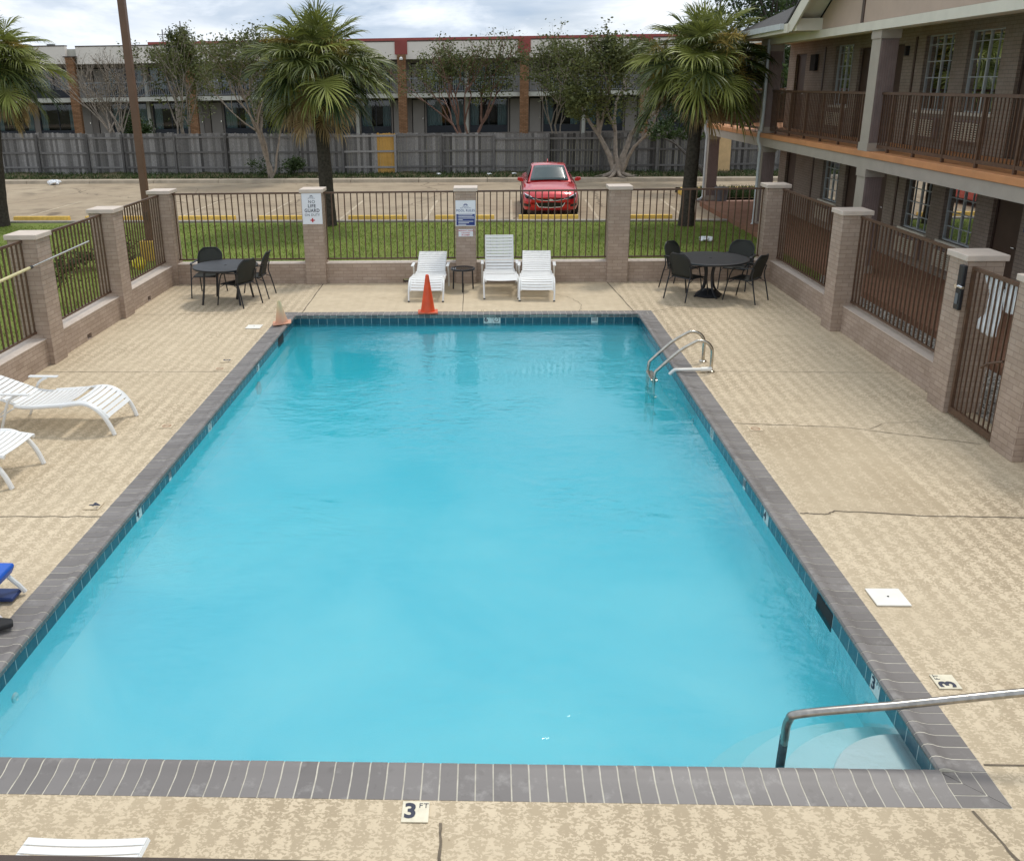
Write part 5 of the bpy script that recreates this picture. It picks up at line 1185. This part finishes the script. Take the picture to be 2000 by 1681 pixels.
brail('upper walkway railing nearer than the cream column','y',12.22,18.78,EX+.20); brail('upper walkway railing beyond the cream column','y',19.22,25.93,EX+.20)
brail('farthest upper walkway railing beyond the building corner','y',26.38,32.6,EX+.20,FZ-.01); brail('end railing across the walkway beyond the corner','x',EX+.26,10.4,32.6,FZ-.01)
# ground strips beside the wing
mb=MB(); mb.quad((7.2,4,.10),(WX,4,.10),(WX,31.0,.10),(7.2,31.0,.10)); mb.quad((7.2,4,-.05),(7.2,31.0,-.05),(7.2,31.0,.10),(7.2,4,.10)); S(mb.obj('walkway','walk_red'))
mb=MB(); mb.add([(7.5,31.0,-.02),(13,31.0,-.02),(13,32.28,-.02),(7.38,32.28,-.02)],[(0,1,2,3)]); mb.add([(9.25,29.4,-.0205),(18,29.4,-.0205),(18,31.0,-.0205),(9.25,31.0,-.0205)],[(0,1,2,3)]); S(mb.obj('patio','patio_pink'))
mb=MB(); mb.add([(6.02,4,-.02),(7.2,4,-.02),(7.2,19.3,-.02),(6.11,16.6,-.02)],[(0,1,2,3)]); S(mb.obj('gravel_bed','gravel_base'))
mb=MB(); rr=random.Random(9)
for k in range(9000):
    y=4+12.6*rr.random(); x=rr.uniform(6.12,7.18); 
    if y>16.6: continue
    s=rr.uniform(.010,.026); a=rr.uniform(0,6.28); c,q=math.cos(a)*s,math.sin(a)*s; h=s*rr.uniform(.6,1)
    mb.add([(x+c,y+q,-.02),(x-q,y+c,-.02),(x-c,y-q,-.02),(x+q,y-c,-.02),(x+c*.3,y+q*.3,-.02+h)],[(0,1,4),(1,2,4),(2,3,4),(3,0,4)],0,rr.random())
toned('pebble',(.12,.11,.10),(.72,.68,.60),.85,.2)
tag(mb.obj('gravel','pebble',uv=False),'pale loose gravel between the fence and the red walkway','gravel',kind='stuff')

# ------------------------------------------------------------------ far motel
MY=70.; fm=thing('far_motel','long two-storey motel with beige fascia and brick columns','building',(0,0,0))
def colx(i): return -31.2+9.1*i if i<1 else None
cols=[-40.3,-31.0,-22.1,-14.2,-6.28,2.75,11.6,20.6,29.5]
op=[];items=[]
for i in range(len(cols)-1):
    a,b_=cols[i]+.45,cols[i+1]-.05; L_=b_-a; d=1.0
    for z0,z1,lv in ((.45,3.0,0),(3.45,5.6,1)):
        w0=a+d+.12; w1=b_-d-.12; m_=(w0+w1)/2
        items.append(('door',a,a+d,z0,z1)); items.append(('door',w1+.12,w1+.12+d,z0,z1)); items.append(('win',w0,m_-.22,z0,z1)); items.append(('win',m_+.22,w1,z0,z1))
for it in items: op.append((it[1],it[2],it[3],it[4]))
mb=MB(); wall_open(mb,'y',MY+2.2,-42,38,-.1,6.0,op,.15); mb.obj('wall','motel_wall',fm)
mb=MB(); mb.quad((-42,MY+3.4,-.1),(38,MY+3.4,-.1),(38,MY+3.4,6),(-42,MY+3.4,6)); mb.obj('interior_backing','dark_interior',fm)
rr=random.Random(4); yy=MY+2.28
for kd,a,b_,z0,z1 in items:
    if b_<-36 or a>22: continue
    if kd=='door':
        mb=MB(); mb.box(a+.06,b_-.06,yy,yy+.05,z0,z1-.08); d=mb.obj('door','motel_door',fm); mb=MB(); mb.box(b_-.2,b_-.12,yy-.05,yy-.001,z0+1.0,z0+1.15); mb.obj('handle','chrome',d)
    else:
        mb=MB(); f=.07; mb.box(a,a+f,yy-.04,yy+.06,z0,z1); mb.box(b_-f,b_,yy-.04,yy+.06,z0,z1); mb.box(a+f,b_-f,yy-.04,yy+.06,z1-.1,z1); mb.box(a+f,b_-f,yy-.04,yy+.06,z0,z0+.55); m_=(a+b_)/2; mb.box(m_-.03,m_+.03,yy-.03,yy+.05,z0+.55,z1-.1); fr=mb.obj('window','navy',fm)
        mb=MB(); mb.quad((a+f,yy+.02,z0+.55),(b_-f,yy+.02,z0+.55),(b_-f,yy+.02,z1-.1),(a+f,yy+.02,z1-.1)); mb.obj('pane','window_glass',fr)
        q=rr.uniform(.2,.5); p_=rr.uniform(.12,.45); W_=b_-a-.14
        mb=MB(); lo_,hi_=z0+.55,z1-.1
        for c0,c1 in ((a+f,a+f+W_*p_),(b_-f-W_*q*.7,b_-f)): mb.grid(lambda u,v:(c0+(c1-c0)*u,yy+.14+.05*math.sin(u*(c1-c0)*38),lo_+(hi_-lo_)*v),24,1)
        mb.obj('curtain','curtain_blue',fr,smooth=True)
mb=MB(); mb.box(-33.2-9,-31.35,MY-.2,MY+.2,5.86,7.08); mb.box(-30.55,38,MY-.2,MY+.2,5.82,7.02); mb.obj('fascia','fascia_beige',fm)
mb=MB(); mb.box(-42,-31.35,MY-.22,MY+.3,7.08,7.16); mb.box(-30.55,38,MY-.22,MY+.3,7.02,7.10); mb.obj('roof_edge','rail_dark',fm)
mb=MB(); mb.box(-42,38,MY+.2,MY+9,5.85,6.9); mb.obj('roof','motel_slab',fm)
mb=MB(); mb.box(-25.5,38,MY+1.0,MY+8,6.9,7.34); mb.obj('upper_parapet','motel_red',fm)
mb=MB(); mb.box(-42,38,MY-.1,MY+2.2,3.12,3.42); mb.obj('walkway_slab','motel_slab',fm)
for x in cols[2:7]: mb=MB(); mb.box(x-.50,x+.42,MY-.26,MY-.201,6.15,7.12); mb.obj('red_block','motel_red',fm)
for x in cols[1:8]:
    mb=MB(); mb.box(x-.34,x+.30,MY-.45,MY-.12,-.1,6.14 if x>-30 else 6.3); mb.obj('brick_column','column_brick_orange',fm)
mb=MB(); mb.box(-31.45,-30.5,MY-.5,MY+.1,6.301,6.38); mb.obj('column_cap','rail_dark',fm)
mb=MB(); mb.lathe([(0,0),(.12,.02),(.14,.12),(.05,.22),(0,.24)],12,(-6.3,MY-.6,5.75)); mb.obj('flood_light','white_plastic',fm,smooth=True)
for i in range(1,7):
    a,b_=cols[i]+.32,cols[i+1]-.36; 
    mb=MB(); mb.box(a,b_,MY-.03,MY+.03,4.44,4.53); mb.box(a,b_,MY-.02,MY+.02,3.52,3.57); n=int((b_-a)/.16)
    for k in range(n): x=a+(b_-a)*(k+.5)/n; mb.box(x-.02,x+.02,MY-.015,MY+.015,3.57,4.44)
    mb.obj('walkway_railing','motel_rail',fm)
    m_=(cols[i]+.45+cols[i+1]-.05)/2; mb=MB(); mb.box(m_-.12,m_+.12,MY+1.9,MY+2.19,-.1,3.1); mb.box(m_-.12,m_+.12,MY+1.9,MY+2.19,3.43,5.8); mb.obj('party_post','motel_slab',fm)
# roof poles and far light
an=thing('roof_mast','three thin antenna masts on the far roof','antenna',(-25.4,MY+6,6.9))
for x,h in ((-.6,1.6),(.9,2.2),(1.3,1.2)):
    mb=MB(); mb.tube([(x,0,0),(x,0,h)],.05,6); mb.obj('mast','motel_rail',an)
    mb=MB(); mb.box(x-.4,x+.4,-.03,.03,h*.75,h*.75+.05); mb.obj('crossarm','motel_rail',an)
al=thing('area_light','distant parking lot light above the far roof','street lamp',(-44,95,0))
mb=MB(); mb.tube([(0,0,0),(0,0,8.2)],.08,6); mb.obj('pole','motel_rail',al)
mb=MB(); mb.box(-.35,.35,-.2,.2,8.2,8.45); mb.obj('lamp_head','motel_rail',al)
